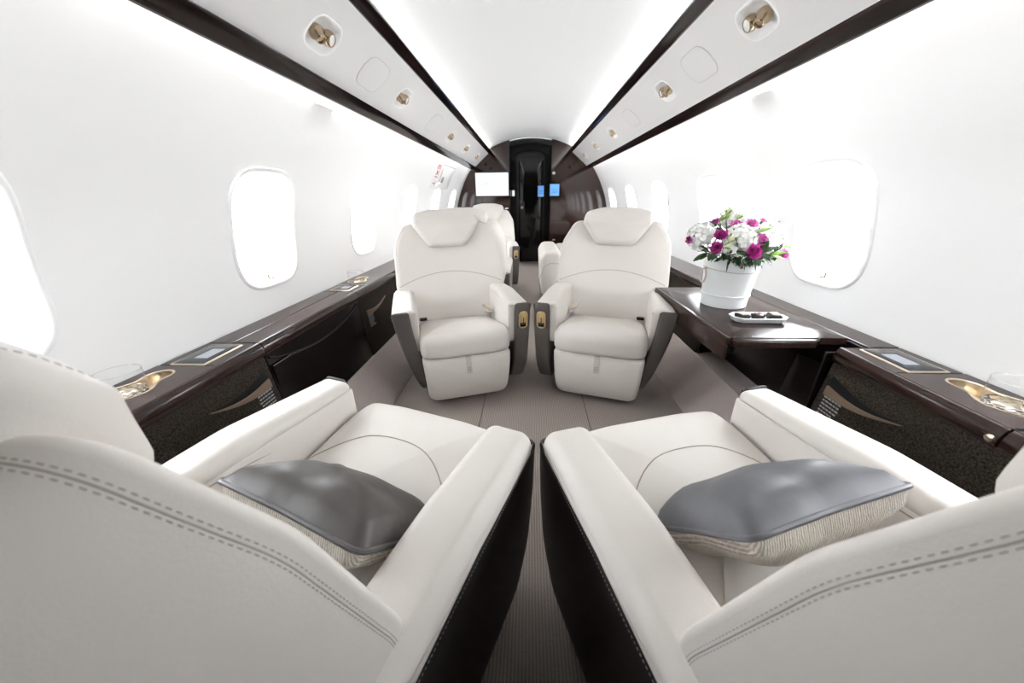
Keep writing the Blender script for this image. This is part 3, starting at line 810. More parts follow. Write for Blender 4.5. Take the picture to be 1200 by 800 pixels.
for s, sname in ((-1, 'left'), (1, 'right')):
    led = thing('side_ledge', 'dark glossy wood side ledge with tweed panels along the %s wall' % sname, 'ledge', (0, 0, 0))
    # carcass under the top
    def carc(y0, y1, x0=0.955, z0=0.16):
        a, b = sorted((s * x0, s * 1.0))
        obj('carcass', MB().box(a, b, y0, y1, z0, LZ - 0.06), M_black, led, smooth=False)
    ledge_top('ledge_top', Y0, 0.572, 0.889, 1.055, s, led)
    cup_tray(s, 0.0, led)
    ledge_top('ledge_top', 0.803, 0.960, 0.889, 1.055, s, led)
    control_panel(s, 0.803, 0.942, led)
    fascia(Y0, 0.570, s, led); fascia(0.575, 0.960, s, led)
    fabric(Y0, 0.958, s, led)
    pocket(0.725, 0.938, s, led)
    carc(Y0, 0.955)
    if s < 0:
        ledge_top('ledge_strip', 0.960, 1.612, 0.974, 1.055, s, led)
        ledge_top('table_lid', 0.965, 1.608, 0.889, 0.971, s, led)
        fascia(0.965, 1.608, s, led)
        # glossy table door with a scooped finger pull
        d = thing  # (kept for clarity)
        pr = [(s * face(0.466), 0.466), (s * face(0.15), 0.15), (s * 0.94, 0.15), (s * 0.94, 0.466)]
        dp = obj('table_door', extr_y(pr, 0.966, 1.606, 1, closed=True), M_blackgloss, led, smooth=False)
        pts = []
        for k in range(25):
            t = k / 24
            pts.append((s * (face(0.44) - 0.002), 0.975 + 0.62 * t, 0.458 - 0.055 * sin(pi * t) ** 0.8))
        obj('finger_pull', tube(pts, 0.004, 8), M_blackgloss, dp)
        obj('door_hinge_cover', MB().box(s * (face(0.40) - 0.006), s * face(0.40), 0.972, 1.07, 0.33, 0.43), M_blackgloss, dp, smooth=False, bevel=0.004)
        y2 = 1.612
    else:
        # slot where the table folds out: strip by the wall, open bay below
        ledge_top('ledge_strip', 0.963, 1.680, 0.968, 1.055, s, led)
        obj('slot_wall', MB().box(0.955, 0.966, 0.963, 1.68, 0.16, LZ - 0.004), M_blackgloss, led, smooth=False)
        for y in (0.966, 1.672):
            obj('bay_side', MB().box(0.86, 0.955, y, y + 0.008, 0.16, LZ - 0.02), M_blackgloss, led, smooth=False)
        obj('bay_panel', slab(roundpoly([(1.01, 0.20), (1.20, 0.20), (1.17, 0.40), (1.01, 0.42)], 0.01), 0, 0.01, 0, 0.003, 0, 0, 2, 2, lambda u, v, w: (0.955 - w, u, v)), M_blackgloss, led)
        y2 = 1.684
    ledge_top('ledge_top', y2, 1.762, 0.889, 1.055, s, led) if False else None
    # second control panel, tray patch and the rest of the ledge
    o2 = 1.762 - 0.578
    ledge_top('ledge_top', y2, 1.760, 0.889, 1.055, s, led)
    control_panel(s, y2 + 0.018, y2 + 0.118 if s < 0 else y2 + 0.07, led)
    cup_tray(s, o2, led)
    ledge_top('ledge_top', 1.986, Y1 - 0.02, 0.889, 1.055, s, led)
    fascia(y2, 1.99, s, led); fascia(1.993, Y1 - 0.02, s, led)
    fabric(y2 + 0.002, Y1 - 0.02, s, led)
    pocket(1.92, 1.665 if s < 0 else 1.72, s, led, 0.0)
    carc(y2, Y1 - 0.02)
    if s > 0:
        obj('latch_button', slab(circle(0.0075, 12), 0, 0.005, 0, 0.002, 0, 0.001, 2, 2, lambda u, v, w: (0.874 - w, 0.585 + u, 0.487 + v)), M_paleg, led)

# ------------------------------------------------------------------ fold-out table on the right
TZ = 0.522
tb = thing('fold_out_table', 'dark glossy wood fold-out table with drop leaf beside the right facing armchair', 'table', (0.75, 1.33, 0.0))
tf = lambda u, v, w: (u - 0.75, v - 1.33, w)
top_out = roundpoly([(0.600, 1.015), (0.952, 1.015), (0.952, 1.665), (0.600, 1.665)], 0.004, 2)
obj('table_top', slab(top_out, TZ - 0.022, TZ, 0.002, 0.002, 0, 0, 2, 2, tf), M_tablewood, tb)
ap = MB()
pts = [(1.012, 0.448), (1.665, 0.432), (1.665, TZ), (1.012, TZ)]
obj('drop_leaf', slab(roundpoly(pts, [0.01, 0.03, 0.003, 0.003], 4), 0, 0.012, 0.001, 0.002, 0, 0, 2, 2, lambda u, v, w: tf(0.5985 - w - 0.10 * (TZ - v) * 0.0, u, v)), M_tablewood, tb)
obj('front_leaf', slab(roundpoly([(0.602, 0.985), (0.838, 0.985), (0.872, 1.012), (0.602, 1.012)], 0.004, 3), TZ - 0.024, TZ + 0.001, 0.004, 0.006, 0, 0, 3, 2, tf), M_tablewood, tb)
obj('hinge', MB().box(0.588, 0.600, 1.000, 1.012, TZ - 0.05, TZ - 0.02, tf).box(0.605, 0.612, 1.008, 1.016, TZ - 0.002, TZ + 0.0025, tf), M_blackgloss, tb, smooth=False)
obj('support_arm', MB().box(0.70, 0.98, 1.20, 1.24, TZ - 0.07, TZ - 0.022, tf).box(0.70, 0.98, 1.50, 1.54, TZ - 0.07, TZ - 0.022, tf), M_black, tb, smooth=False)

# ------------------------------------------------------------------ armchairs
T15 = radians(15)
def back_map(u, v, w):
    wing = 0.055 * (u / 0.27) ** 2
    w2 = w + wing
    return Vector((u, -0.148 - v * sin(T15) + w2 * cos(T15), 0.31 + v * cos(T15) + w2 * sin(T15)))
BACK = resample(roundpoly([(-0.235, -0.05), (0.235, -0.05), (0.289, 0.19), (0.277, 0.40), (0.218, 0.518), (-0.218, 0.518), (-0.277, 0.40), (-0.289, 0.19)],
                          [0.05, 0.05, 0.14, 0.12, 0.06, 0.06, 0.12, 0.14], 8), 0.014)

def make_chair(name, label, loc, rz, aisle, group, belts=True, shell=None, backstitch=False, rise=0.0):
    shell = shell or M_taupe
    t = thing(name, label, 'armchair', loc, rz, group)
    # pedestal
    obj('pedestal', MB().add(slab(rrect(0.36, 0.36, 0.05), 0.0, 0.05, 0, 0.01, 0, 0, 2, 2)).add(slab(rrect(0.40, 0.38, 0.05), 0.05, 0.27, 0.01, 0.01, 0, 0, 2, 2, lambda u, v, w: (u, v - 0.01, w))), M_black, t)
    # seat cushion
    def cm(u, v, w):
        k = (v + 0.165) / 0.43
        z = 0.31 + 0.085 * k + rise
        nose = max(0.0, (v - 0.17) / 0.11)
        return Vector((u, v + rise * 1.35 * max(0.0, (v + 0.1) / 0.38), z + w - 0.022 * nose ** 2))
    out = resample(roundpoly([(-0.208, -0.19), (0.208, -0.19), (0.208, 0.275), (0.10, 0.288), (-0.10, 0.288), (-0.208, 0.275)], [0.02, 0.02, 0.05, 0.3, 0.3, 0.05], 7), 0.02)
    cush = slab(out, -0.115, 0.0, 0.03, 0.045, 0, 0.016, 7, 8, cm)
    co = obj('seat_cushion', cush, M_leather, t)
    bv = BVHTree.FromPolygons([Vector(p) for p in cush[0]], cush[1])
    def on(pts, bvh, d, lift):
        res = []
        for p in pts:
            h = bvh.ray_cast(Vector(p) - d * 0.3, d)
            if h[0] is not None: res.append(h[0] - d * lift)
        return res
    arc = [] if belts else [(u, 0.06 + 0.125 * (1 - (abs(u) / 0.2) ** 2.4), 0.4) for u in [-0.198 + 0.396 * k / 40 for k in range(41)]]
    if arc: obj('cushion_seam', tube(on(arc, bv, Vector((0, 0, -1)), 0.0002), 0.0013, 6), M_seam, co)
    # leg rest with pull tab
    def fm(u, v, w): return Vector((u, 0.20 + w + 0.10 * (v - 0.05) - 0.015 * ((v - 0.16) / 0.11) ** 2, v))
    lo = resample(roundpoly([(-0.190, 0.03), (0.190, 0.03), (0.205, 0.268), (-0.205, 0.268)], [0.055, 0.055, 0.015, 0.015], 7), 0.02)
    lv = slab(lo, 0.0, 0.07, 0.01, 0.025, 0, 0.008, 6, 6, fm)
    lr = obj('leg_rest', lv, M_leather, t)
    lb = BVHTree.FromPolygons([Vector(p) for p in lv[0]], lv[1])
    tabp = []
    for k in range(10):
        z = 0.272 - 0.085 * k / 9
        h = lb.ray_cast(Vector((0.0, 0.6, z)), Vector((0, -1, 0)))
        y = h[0].y if h[0] is not None else 0.27
        tabp.append((z, y + 0.002))
    tv = []
    for (z, y) in tabp:
        for x in (-0.0125, 0.0125): tv.append((x, y, z))
        for x in (0.0125, -0.0125): tv.append((x, y + 0.003, z))
    tfc = []
    for k in range(9):
        for j in range(4): tfc.append((k * 4 + j, k * 4 + (j + 1) % 4, k * 4 + 4 + (j + 1) % 4, k * 4 + 4 + j))
    tfc += [(0, 1, 2, 3), (39, 38, 37, 36)]
    tab = obj('pull_tab', (tv, tfc), M_tab, lr, smooth=False)
    dots = MB()
    for i in range(3):
        for j in range(2):
            z, y = tabp[6]; z = z - i * 0.008 + 0.002; x = (j - 0.5) * 0.008
            yy = tabp[min(9, 6 + i)][1] + 0.003
            dots.box(x - 0.0022, x + 0.0022, yy, yy + 0.0012, z - 0.0022, z + 0.0022)
    obj('snap_dots', dots, M_greyprint, tab, smooth=False)
    # arms
    for sd in (-1, 1):
        isA = (sd == aisle)
        nm = 'armrest'
        # dark shell, leaning inward toward the floor
        def am(y, z, w):
            k_ = (1 - min(1, max(0, (z - 0.08) / 0.40))) ** 1.4
            lean = (0.012 if isA else 0.062) * k_
            return Vector((sd * (0.236 + w * (1 - (0.06 if isA else 0.38) * k_) - lean), y, z))
        ctop = 0.484 if (belts or not isA) else 0.462
        fy = 0.252 if isA else 0.238 + 1.1 * rise
        so = resample(roundpoly([(-0.20, 0.10), (0.18, 0.07), (fy - 0.012, 0.17), (fy, 0.33), (fy - 0.003, ctop), (fy - 0.013, ctop + 0.002), (fy - 0.018, 0.462), (-0.225, 0.452)], [0.03, 0.05, 0.15, 0.2, 0.010, 0.006, 0.005, 0.02], 6), 0.02)
        arm = obj('armrest', slab(so, 0.0, 0.074, 0.012, 0.014, 0, 0.004, 4, 4, am), shell, t)
        # cream pad: a soft top the full width of the arm and a thin inner flank
        top = resample(roundpoly([(-0.235, 0.438), (fy - 0.018, 0.448), (fy - 0.012, 0.490), (0.0, 0.504), (-0.21, 0.488), (-0.262, 0.455)], [0.02, 0.004, 0.020, 0.3, 0.06, 0.03], 7), 0.012)
        flank = resample(roundpoly([(-0.225, 0.27), (fy - 0.020, 0.29), (fy - 0.018, 0.474), (-0.225, 0.464)], [0.04, 0.02, 0.01, 0.02], 5), 0.02)
        pad = MB()
        pad.add(slab(top, 0.0, 0.105, 0.026, 0.027, 0, 0.002, 8, 5, lambda y, z, w: Vector((sd * (0.204 + w), y, z - 0.010 * max(0.0, (w - 0.06) / 0.045) ** 2 * min(1.0, max(0.0, (z - 0.45) / 0.04))))))
        pad.add(slab(flank, 0.0, 0.032, 0.006, 0.004, 0.004, 0, 4, 4, lambda y, z, w: Vector((sd * (0.203 + w), y, z))))
        obj('arm_pad', pad, M_leather, arm)
        # piping line between pad and shell outside
        seam = [(sd * 0.3100, y, 0.438 + 0.016 * (y + 0.225) / 0.47) for y in [-0.21 + 0.44 * k / 20 for k in range(21)]]
        obj('arm_stitching', dashes(seam, [Vector((sd, 0, 0.3))] * 21, 0.003, 0.003, 0.0004, 0.0004), M_stitch, arm, smooth=False)
        if isA:
            # oval champagne handle let into the front of the aisle arm
            def hm(u, v, w):
                z = 0.405 + v
                p = am(fy, z, 0.037)
                return Vector((p.x + u, fy + w - 0.06 * abs(v) * 0.1, z))
            ov = roundpoly([(-0.022, -0.042), (0.022, -0.042), (0.022, 0.042), (-0.022, 0.042)], 0.021, 7)
            nmv = normals2(ov); N = len(ov)
            rg = []
            for g, w in ((0.0, 0.0), (-0.001, 0.005), (-0.004, 0.006), (-0.006, 0.004), (-0.007, -0.001)):
                rg += [hm(p[0] + n[0] * g, p[1] + n[1] * g, w) for p, n in zip(ov, nmv)]
            fc = [(k * N + j, k * N + (j + 1) % N, (k + 1) * N + (j + 1) % N, (k + 1) * N + j) for k in range(4) for j in range(N)]
            fc.append(tuple(4 * N + j for j in range(N)))
            hd = obj('recline_handle', (rg, fc), M_handle, arm)
            obj('handle_paddle', MB().add(slab(rrect(0.020, 0.040, 0.003, 3), 0.0, 0.004, 0, 0.0015, 0, 0, 2, 2, lambda u, v, w: hm(u, v + 0.006, w))), M_handle, hd)
            obj('handle_slot', MB().box(-0.003, 0.0005, -0.018, 0.010, 0.004, 0.0048, hm).box(-0.014, 0.014, -0.034, -0.024, 0.0, 0.003, hm), M_black, hd, smooth=False)
            obj('flank_slit', tube([(sd * 0.2022, 0.105, 0.43), (sd * 0.2022, 0.135, 0.405)], 0.002, 6), M_seam, arm)
        # arched inner flank panel seam
        pth = [(sd * 0.2025, -0.20 + 0.38 * k / 16, rise * 0.5 + 0.375 + 0.065 * (1 - (k / 16) ** 3)) for k in range(17)]
        obj('flank_seam', tube(pth, 0.0013, 6), M_seam, arm)
    # backrest: front cushion, rear shell, headrest
    FRO = [(p[0] - n[0] * 0.007, p[1] - n[1] * 0.007) for p, n in zip(BACK, normals2(BACK))]
    fr = slab(FRO, -0.05, 0.0, 0.002, 0.016, 0, 0.012, 6, 10, back_map)
    bo = obj('backrest', fr, M_leather, t)
    bb = BVHTree.FromPolygons([Vector(p) for p in fr[0]], fr[1])
    ND = Vector((0, -cos(T15), -sin(T15)))
    arc = [back_map(u, 0.262 - 0.075 * (abs(u) / 0.28) ** 2, 0.05) for u in [-0.272 + 0.544 * k / 48 for k in range(49)]]
    obj('lumbar_seam', tube(on(arc, bb, ND, 0.0002), 0.0014, 6), M_seam, bo)
    sh = [(p[0] - n[0] * 0.0004, p[1] - n[1] * 0.0004) for p, n in zip(BACK, normals2(BACK))]
    def shell_map(u, v, w):
        w2 = w
        if w < -0.06: w2 = w - 0.05 * max(0.0, 1 - max(0.0, v) / 0.55) * min(1.0, (-0.06 - w) / 0.05)
        return back_map(u, v, w2)
    so_ = obj('back_shell', slab(sh, -0.150, -0.002, 0.05, 0.014, 0, 0, 6, 6, shell_map), M_leather, t)
    if backstitch:
        nrm = normals2(BACK); st = MB()
        idx = [i for i, p in enumerate(BACK) if p[1] > 0.06]
        # order the indices so that the path runs up one side, over the top and down the other
        k0 = next(i for i in range(len(idx)) if idx[i] - idx[i - 1] != 1) if idx[0] == 0 else 0
        idx = idx[k0:] + idx[:k0]
        for wv in (-0.0235, -0.0290):
            pth = [shell_map(BACK[i][0] - nrm[i][0] * 0.0005, BACK[i][1] - nrm[i][1] * 0.0005, wv) for i in idx]
            nn = [Vector((nrm[i][0], 0, nrm[i][1])) for i in idx]
            st.add(dashes(pth, nn, 0.0034, 0.0027, 0.0005, 0.0004).done())
        obj('shell_stitching', st, M_stitch, so_, smooth=False)
        pth = [shell_map(BACK[i][0] - nrm[i][0] * 0.0010, BACK[i][1] - nrm[i][1] * 0.0010, -0.02625) for i in idx]
        obj('shell_seam', tube(pth, 0.0009, 6), M_seam, so_)
    HO = resample(roundpoly([(-0.098, 0.392), (0.098, 0.392), (0.176, 0.505), (0.166, 0.565), (0.075, 0.592), (-0.075, 0.592), (-0.166, 0.565), (-0.176, 0.505)], [0.05, 0.05, 0.05, 0.04, 0.16, 0.16, 0.04, 0.05], 8), 0.014)
    def head_map(u, v, w):
        w2 = w - 1.1 * max(0.0, v - 0.50) ** 1.0 * 0.35
        q = back_map(u * 0.0 + u, v, w2)
        q.y -= 0.6 * 0.05 * (u / 0.27) ** 2 * cos(T15); q.z -= 0.6 * 0.05 * (u / 0.27) ** 2 * sin(T15)
        return q
    hv = slab(HO, -0.095, 0.055, 0.040, 0.030, 0.004, 0.012, 6, 7, head_map)
    ho = obj('headrest', hv, M_leather, t)
    if backstitch:
        hb = BVHTree.FromPolygons([Vector(p) for p in hv[0]], hv[1])
        st = MB()
        for uu in (-0.128, -0.121, 0.121, 0.128):
            pth = []; nn = []
            V_ = Vector((0, -sin(T15), cos(T15))); W_ = Vector((0, cos(T15), sin(T15)))
            cen = head_map(uu, 0.50, -0.02)
            for k in range(40):
                ph = radians(-35 + 190 * k / 39)
                o_ = V_ * sin(ph + pi / 2 - radians(60)) + W_ * -cos(ph + pi / 2 - radians(60))
                h = hb.ray_cast(cen + o_ * 0.3, -o_)
                if h[0] is not None: pth.append(h[0]); nn.append(h[1] if h[1].dot(o_) > 0 else -h[1])
            if len(pth) > 3: st.add(dashes(pth, nn, 0.0034, 0.0027, 0.0005, 0.0004).done())
        obj('headrest_stitching', st, M_stitch, ho, smooth=False)
    if belts:
        # folded lap belt: metal buckle on the aisle side, black end on the other
        a = aisle
        bl = obj('seat_belt', MB().add(tube([(a * 0.188, -0.15, 0.335), (a * 0.180, -0.10, 0.345), (a * 0.170, -0.045, 0.374)], [0.010, 0.014, 0.013], 8)), M_leather, t)
        obj('buckle', slab(rrect(0.052, 0.040, 0.006, 3), 0, 0.016, 0.003, 0.004, 0, 0.001, 3, 3, lambda u, v, w: (a * 0.165 + u - 0.15 * v, -0.03 + v, 0.380 + w - 0.35 * v - 0.5 * a * u)), M_chrome, bl)
        obj('buckle_flap', slab(rrect(0.034, 0.034, 0.004, 3), 0.017, 0.023, 0.001, 0.002, 0, 0, 3, 3, lambda u, v, w: (a * 0.165 + u - 0.15 * v, -0.028 + v, 0.380 + w - 0.35 * v - 0.5 * a * u)), M_paleg, bl)
        obj('belt_tongue', MB().box(-a * 0.192, -a * 0.155, -0.10, -0.075, 0.338, 0.350), M_black, bl, smooth=False, bevel=0.003)
    return t

NLp, NLr = (-0.386, 0.452), radians(-19.5)
NRp, NRr = (0.362, 0.440), radians(17)
G1 = 'cream leather armchairs in the front club'
make_chair('armchair', 'near left cream leather armchair facing away, warm grey pillow on its seat', (*NLp, 0), NLr, 1, G1, False, M_darkshell, True, 0.035)
make_chair('armchair', 'near right cream leather armchair facing away, cool grey pillow on its seat', (*NRp, 0), NRr, -1, G1, False, M_darkshell, True, 0.035)
make_chair('armchair', 'cream leather armchair facing the camera on the left of the aisle, dark ledge behind', (-0.393, 1.665, 0), radians(199), -1, G1)
make_chair('armchair', 'cream leather armchair facing the camera on the right, beside the fold-out table', (0.362, 1.680, 0), radians(163.5), 1, G1)
make_chair('armchair', 'cream armchair facing away, headrest top peeping over the left facing armchair', (-0.47, 2.62, 0), radians(0), 1, G1, False)
make_chair('armchair', 'farthest cream armchair on the left, facing the camera below the monitor', (-0.455, 3.76, 0), radians(186), -1, G1)
# seat on the right, mostly hidden
t = thing('cream_seat', 'cream leather seat with rolled end, mostly hidden behind the right facing armchair', 'seat', (0.30, 3.25, 0))
ro = resample(roundpoly([(-0.22, 0.14), (-0.10, 0.14), (-0.06, 0.50), (-0.09, 0.525), (-0.20, 0.525), (-0.235, 0.46)], [0.05, 0.02, 0.03, 0.04, 0.06, 0.06], 6), 0.02)
obj('rolled_arm', slab(ro, -0.35, 0.35, 0.03, 0.03, 0.006, 0.006, 5, 5, lambda u, v, w: (u, w, v)), M_leather, t)
obj('seat_cushion', slab(rrect(0.50, 0.66, 0.05), 0.30, 0.51, 0.03, 0.03, 0, 0.01, 5, 5, lambda u, v, w: (u + 0.18, v, w)), M_leather, t)
obj('seat_base', slab(rrect(0.60, 0.62, 0.05), 0.0, 0.30, 0.01, 0.01, 0, 0, 3, 3, lambda u, v, w: (u + 0.12, v, w)), M_taupe, t)
obj('arm_seam', tube([(-0.232, -0.352, 0.30), (-0.20, -0.358, 0.40), (-0.15, -0.358, 0.425), (-0.075, -0.352, 0.42)], 0.002, 6), M_seam, t)

# ------------------------------------------------------------------ pillows
def make_pillow(name, label, loc, rot, mat, W=0.36, H=0.22, T=0.125):
    t = thing(name, label, 'pillow', loc)
    t.rotation_euler = rot
    pts = resample(roundpoly([(-W / 2, -H / 2), (0, -H / 2 + 0.008), (W / 2, -H / 2), (W / 2 - 0.006, 0), (W / 2, H / 2), (0, H / 2 - 0.008), (-W / 2, H / 2), (-W / 2 + 0.006, 0)], [0.02, 0.4, 0.02, 0.4, 0.02, 0.4, 0.02, 0.4], 6), 0.012)
    def half(sg):
        N = len(pts); rings = []; K = 12
        for k in range(K):
            s = 1 - k / K
            z = T / 2 * (1 - s ** 2.6) ** 0.6
            rr = []
            for (x0_, y0_) in pts:
                aa = atan2(y0_ / H, x0_ / W); kk = s ** 0.5
                x = x0_ * kk + W * 0.42 * cos(aa) * (1 - kk); y = y0_ * kk + H * 0.42 * sin(aa) * (1 - kk)
                q = (0.0030 * sin((x * 60 + y * 18) * s) + 0.0024 * sin((y * 66 - x * 31) * s + 1)) * (1 - s) * s * s * 4.5
                rr.append((x * s, y * s, sg * (z + q)))
            rings.append(rr)
        v = [p for r in rings for p in r] + [(0, 0, sg * T / 2)]
        f_ = [(k * N + j, k * N + (j + 1) % N, (k + 1) * N + (j + 1) % N, (k + 1) * N + j) for k in range(K - 1) for j in range(N)]
        f_ += [((K - 1) * N + j, (K - 1) * N + (j + 1) % N, K * N) for j in range(N)]
        return v, f_
    obj('leather_front', half(1), mat, t)
    obj('knit_back', half(-1), M_knit, t)
    obj('piping', tube([(x, y, 0) for x, y in pts], 0.0042, 8, True), M_piping if mat is M_greypillow else M_bluepillow, t)
    return t
def place_pillow(label, p, rz, local, tilt, twist, mat, W):
    m = Matrix.Translation((p[0], p[1], 0)) @ Matrix.Rotation(rz, 4, 'Z') @ Matrix.Translation(local) @ Matrix.Rotation(twist, 4, 'Z') @ Matrix.Rotation(tilt, 4, 'X')
    t = make_pillow('throw_pillow', label, m.to_translation(), m.to_euler(), mat, W)
place_pillow('warm grey leather pillow with knit back on the near left armchair', NLp, NLr, (0.045, -0.028, 0.448), radians(-44), radians(-2), M_greypillow, 0.31)
place_pillow('cool grey leather pillow with oatmeal knit underside on the near right armchair', NRp, NRr, (-0.015, -0.020, 0.472), radians(-46), radians(2), M_bluepillow, 0.30)

# ------------------------------------------------------------------ tumblers
def make_glass(label, loc):
    t = thing('whisky_tumbler', label, 'glass', loc, 0, 'cut glass tumblers on the side ledges')
    obj('glass_body', lathe([(0.0, 0.0), (0.036, 0.0), (0.0385, 0.004), (0.0405, 0.05), (0.0415, 0.085)], 40), M_glass, t)
    pr = [(0.0, 0.003), (0.034, 0.003), (0.0375, 0.010), (0.0365, 0.020), (0.0378, 0.032), (0.0355, 0.036), (0.030, 0.028), (0.0, 0.024)]
    vv, ff = lathe(pr, 14)
    vv = [(p[0] * cos(p[2] * 22) - p[1] * sin(p[2] * 22), p[0] * sin(p[2] * 22) + p[1] * cos(p[2] * 22), p[2]) for p in vv]
    obj('cut_base', (vv, ff), M_crystal, t, smooth=False)
    obj('rim', tube([(0.0415 * cos(2 * pi * k / 36), 0.0415 * sin(2 * pi * k / 36), 0.085) for k in range(36)], 0.0008, 6, True), M_crystal, t)
TRZ = LZ - 0.031
make_glass('clear tumbler in the near left cup holder, beside the near armchair headrest', (-0.985, 0.660, TRZ))
make_glass('clear tumbler in the near right cup holder, at the right edge', (0.985, 0.660, TRZ))
make_glass('clear tumbler in the far left cup holder, beside the facing armchair', (-0.985, 0.660 + 1.184, TRZ))
make_glass('clear tumbler in the far right cup holder, behind the flower box', (0.985, 0.660 + 1.184, TRZ))

# ------------------------------------------------------------------ flower box on the table
VX, VY, VZ = 0.762, 1.385, TZ + 0.0005
t = thing('flower_hat_box', 'white hat box with twine handle holding the bouquet on the table', 'vase', (VX, VY, VZ))
obj('box_body', lathe([(0, 0), (0.079, 0), (0.081, 0.002), (0.0835, 0.042), (0.086, 0.043), (0.0870, 0.046), (0.0865, 0.049), (0.0845, 0.050), (0.0975, 0.185), (0.0985, 0.186), (0.0985, 0.189), (0.096, 0.189), (0.094, 0.17), (0, 0.165)], 48), M_box, t)
obj('twine_line', tube([(0.0945 * cos(a), 0.0945 * sin(a), 0.145 + 0.004 * cos(a * 2)) for a in [2 * pi * k / 40 for k in range(40)]], 0.0014, 6, True), M_rope, t)
ring = [(-0.098 - 0.004, -0.005 + 0.020 * cos(a), 0.118 + 0.028 * sin(a)) for a in [2 * pi * k / 24 for k in range(24)]]
obj('twine_handle', tube(ring, 0.003, 6, True), M_rope, t)
obj('handle_stud', slab(circle(0.007, 12), 0, 0.006, 0, 0.002, 0, 0, 2, 2, lambda u, v, w: (-0.094 - w, u - 0.004, v + 0.147)), M_chrome, t)

def petal(L, W, curl, mb, base, d, n, ruffle=0.0, seed=0):
    """a curved petal/leaf: base point, direction d, surface normal n"""
    d = Vector(d).normalized(); n = Vector(n); n = (n - d * n.dot(d)).normalized(); s = d.cross(n)
    v = []; K = 5
    for i in range(K + 1):
        t_ = i / K
        wv = W * (sin(pi * min(1, t_ * 0.92 + 0.06)) ** 0.7)
        for j in (-1, 0, 1):
            rf = ruffle * sin(i * 2.3 + j * 1.9 + seed) * t_
            v.append(Vector(base) + d * L * t_ + s * j * wv * 0.5 + n * (curl * L * t_ * t_ + abs(j) * W * 0.10 + rf))
    f_ = [(i * 3 + j, i * 3 + j + 1, i * 3 + 4 + j, i * 3 + 3 + j) for i in range(K) for j in range(2)]
    mb.add((v, f_))

def perp(d):
    d = Vector(d).normalized(); a = d.cross(Vector((0, 0, 1)))
    if a.length < 0.05: a = d.cross(Vector((1, 0, 0)))
    a.normalize(); return d, a, d.cross(a)

def carnation_mesh(r, seed, mat):
    rng = random.Random(seed); mb = MB()
    for layer, (k, el, rr) in enumerate(((7, 0.25, 1.0), (7, 0.7, 0.9), (6, 1.05, 0.75), (5, 1.3, 0.6))):
        for i in range(k):
            a = 2 * pi * (i + 0.5 * layer + 0.3 * rng.random()) / k
            d = Vector((cos(a) * cos(el), sin(a) * cos(el), sin(el)))
            petal(r * rr, r * 0.85, 0.25, mb, Vector((0, 0, -r * 0.3)), d, Vector((-cos(a) * sin(el), -sin(a) * sin(el), cos(el))), r * 0.13, rng.random() * 6)
    return mb

def orient(o, d):
    o.rotation_mode = 'QUATERNION'
    o.rotation_quaternion = Vector((0, 0, 1)).rotation_difference(Vector(d).normalized())

BC = Vector((VX, VY, VZ + 0.15))     # where stems gather
def stem(parent, p, o, th=0.0016):
    # stem from the bloom (at local origin) back toward the gathering point
    inv = o.rotation_quaternion.inverted()
    e = inv @ ((BC + Vector((random.uniform(-.03, .03), random.uniform(-.03, .03), -0.02))) - Vector(p))
    mid = e * 0.5 + Vector((0, 0, 0.004))
    obj('stem', tube([Vector((0, 0, -0.004)), mid, e], th, 6), M_leaf, parent)

flowers = [ # position in the photograph's bouquet, radius, material, label
    ((0.565, 1.33, 0.782), 0.021, M_pink, 'small pink carnation drooping at the far left of the bouquet'),
    ((0.635, 1.39, 0.832), 0.014, M_pink, 'tiny closed pink carnation, upper left above the white hydrangea'),
    ((0.675, 1.40, 0.838), 0.021, M_pink, 'pink carnation second from left in the top row'),
    ((0.715, 1.33, 0.831), 0.026, M_pinkpale, 'bright pink carnation in the centre of the top row'),
    ((0.772, 1.34, 0.834), 0.027, M_pinkpale, 'pink carnation right of centre in the top row'),
    ((0.638, 1.27, 0.803), 0.026, M_pink, 'deep pink carnation left of centre, beside the cream bud'),
    ((0.622, 1.25, 0.762), 0.026, M_pink, 'deep pink open carnation low on the left above the box rim'),
    ((0.770, 1.26, 0.787), 0.027, M_pinkpale, 'bright pink carnation right of the central white hydrangea'),
    ((0.728, 1.215, 0.752), 0.030, M_pink, 'large magenta carnation low in the centre'),
    ((0.872, 1.28, 0.733), 0.025, M_pinkpale, 'pink carnation hanging at the right end of the bouquet'),
    ((0.835, 1.38, 0.842), 0.014, M_pinkpale, 'small pink bud high on the right of the bouquet'),
    ((0.860, 1.38, 0.824), 0.013, M_pinkpale, 'pale pink bud at the upper right edge of the bouquet'),
]
for i, (p, r, m, lab) in enumerate(flowers):
    o = obj('bloom', carnation_mesh(r, i, m), m, None, ang=80)
    t = thing('pink_carnation', lab, 'flower', p, 0, 'pink carnations in the bouquet')
    d = (Vector(p) - BC).normalized() + Vector((0, -0.35, 0.15))
    orient(t, d); o.parent = t
    obj('calyx', lathe([(0.002, -r * 0.9), (r * 0.28, -r * 0.7), (r * 0.34, -r * 0.25), (r * 0.2, -r * 0.1)], 10), M_leaf, t)
    stem(t, p, t)

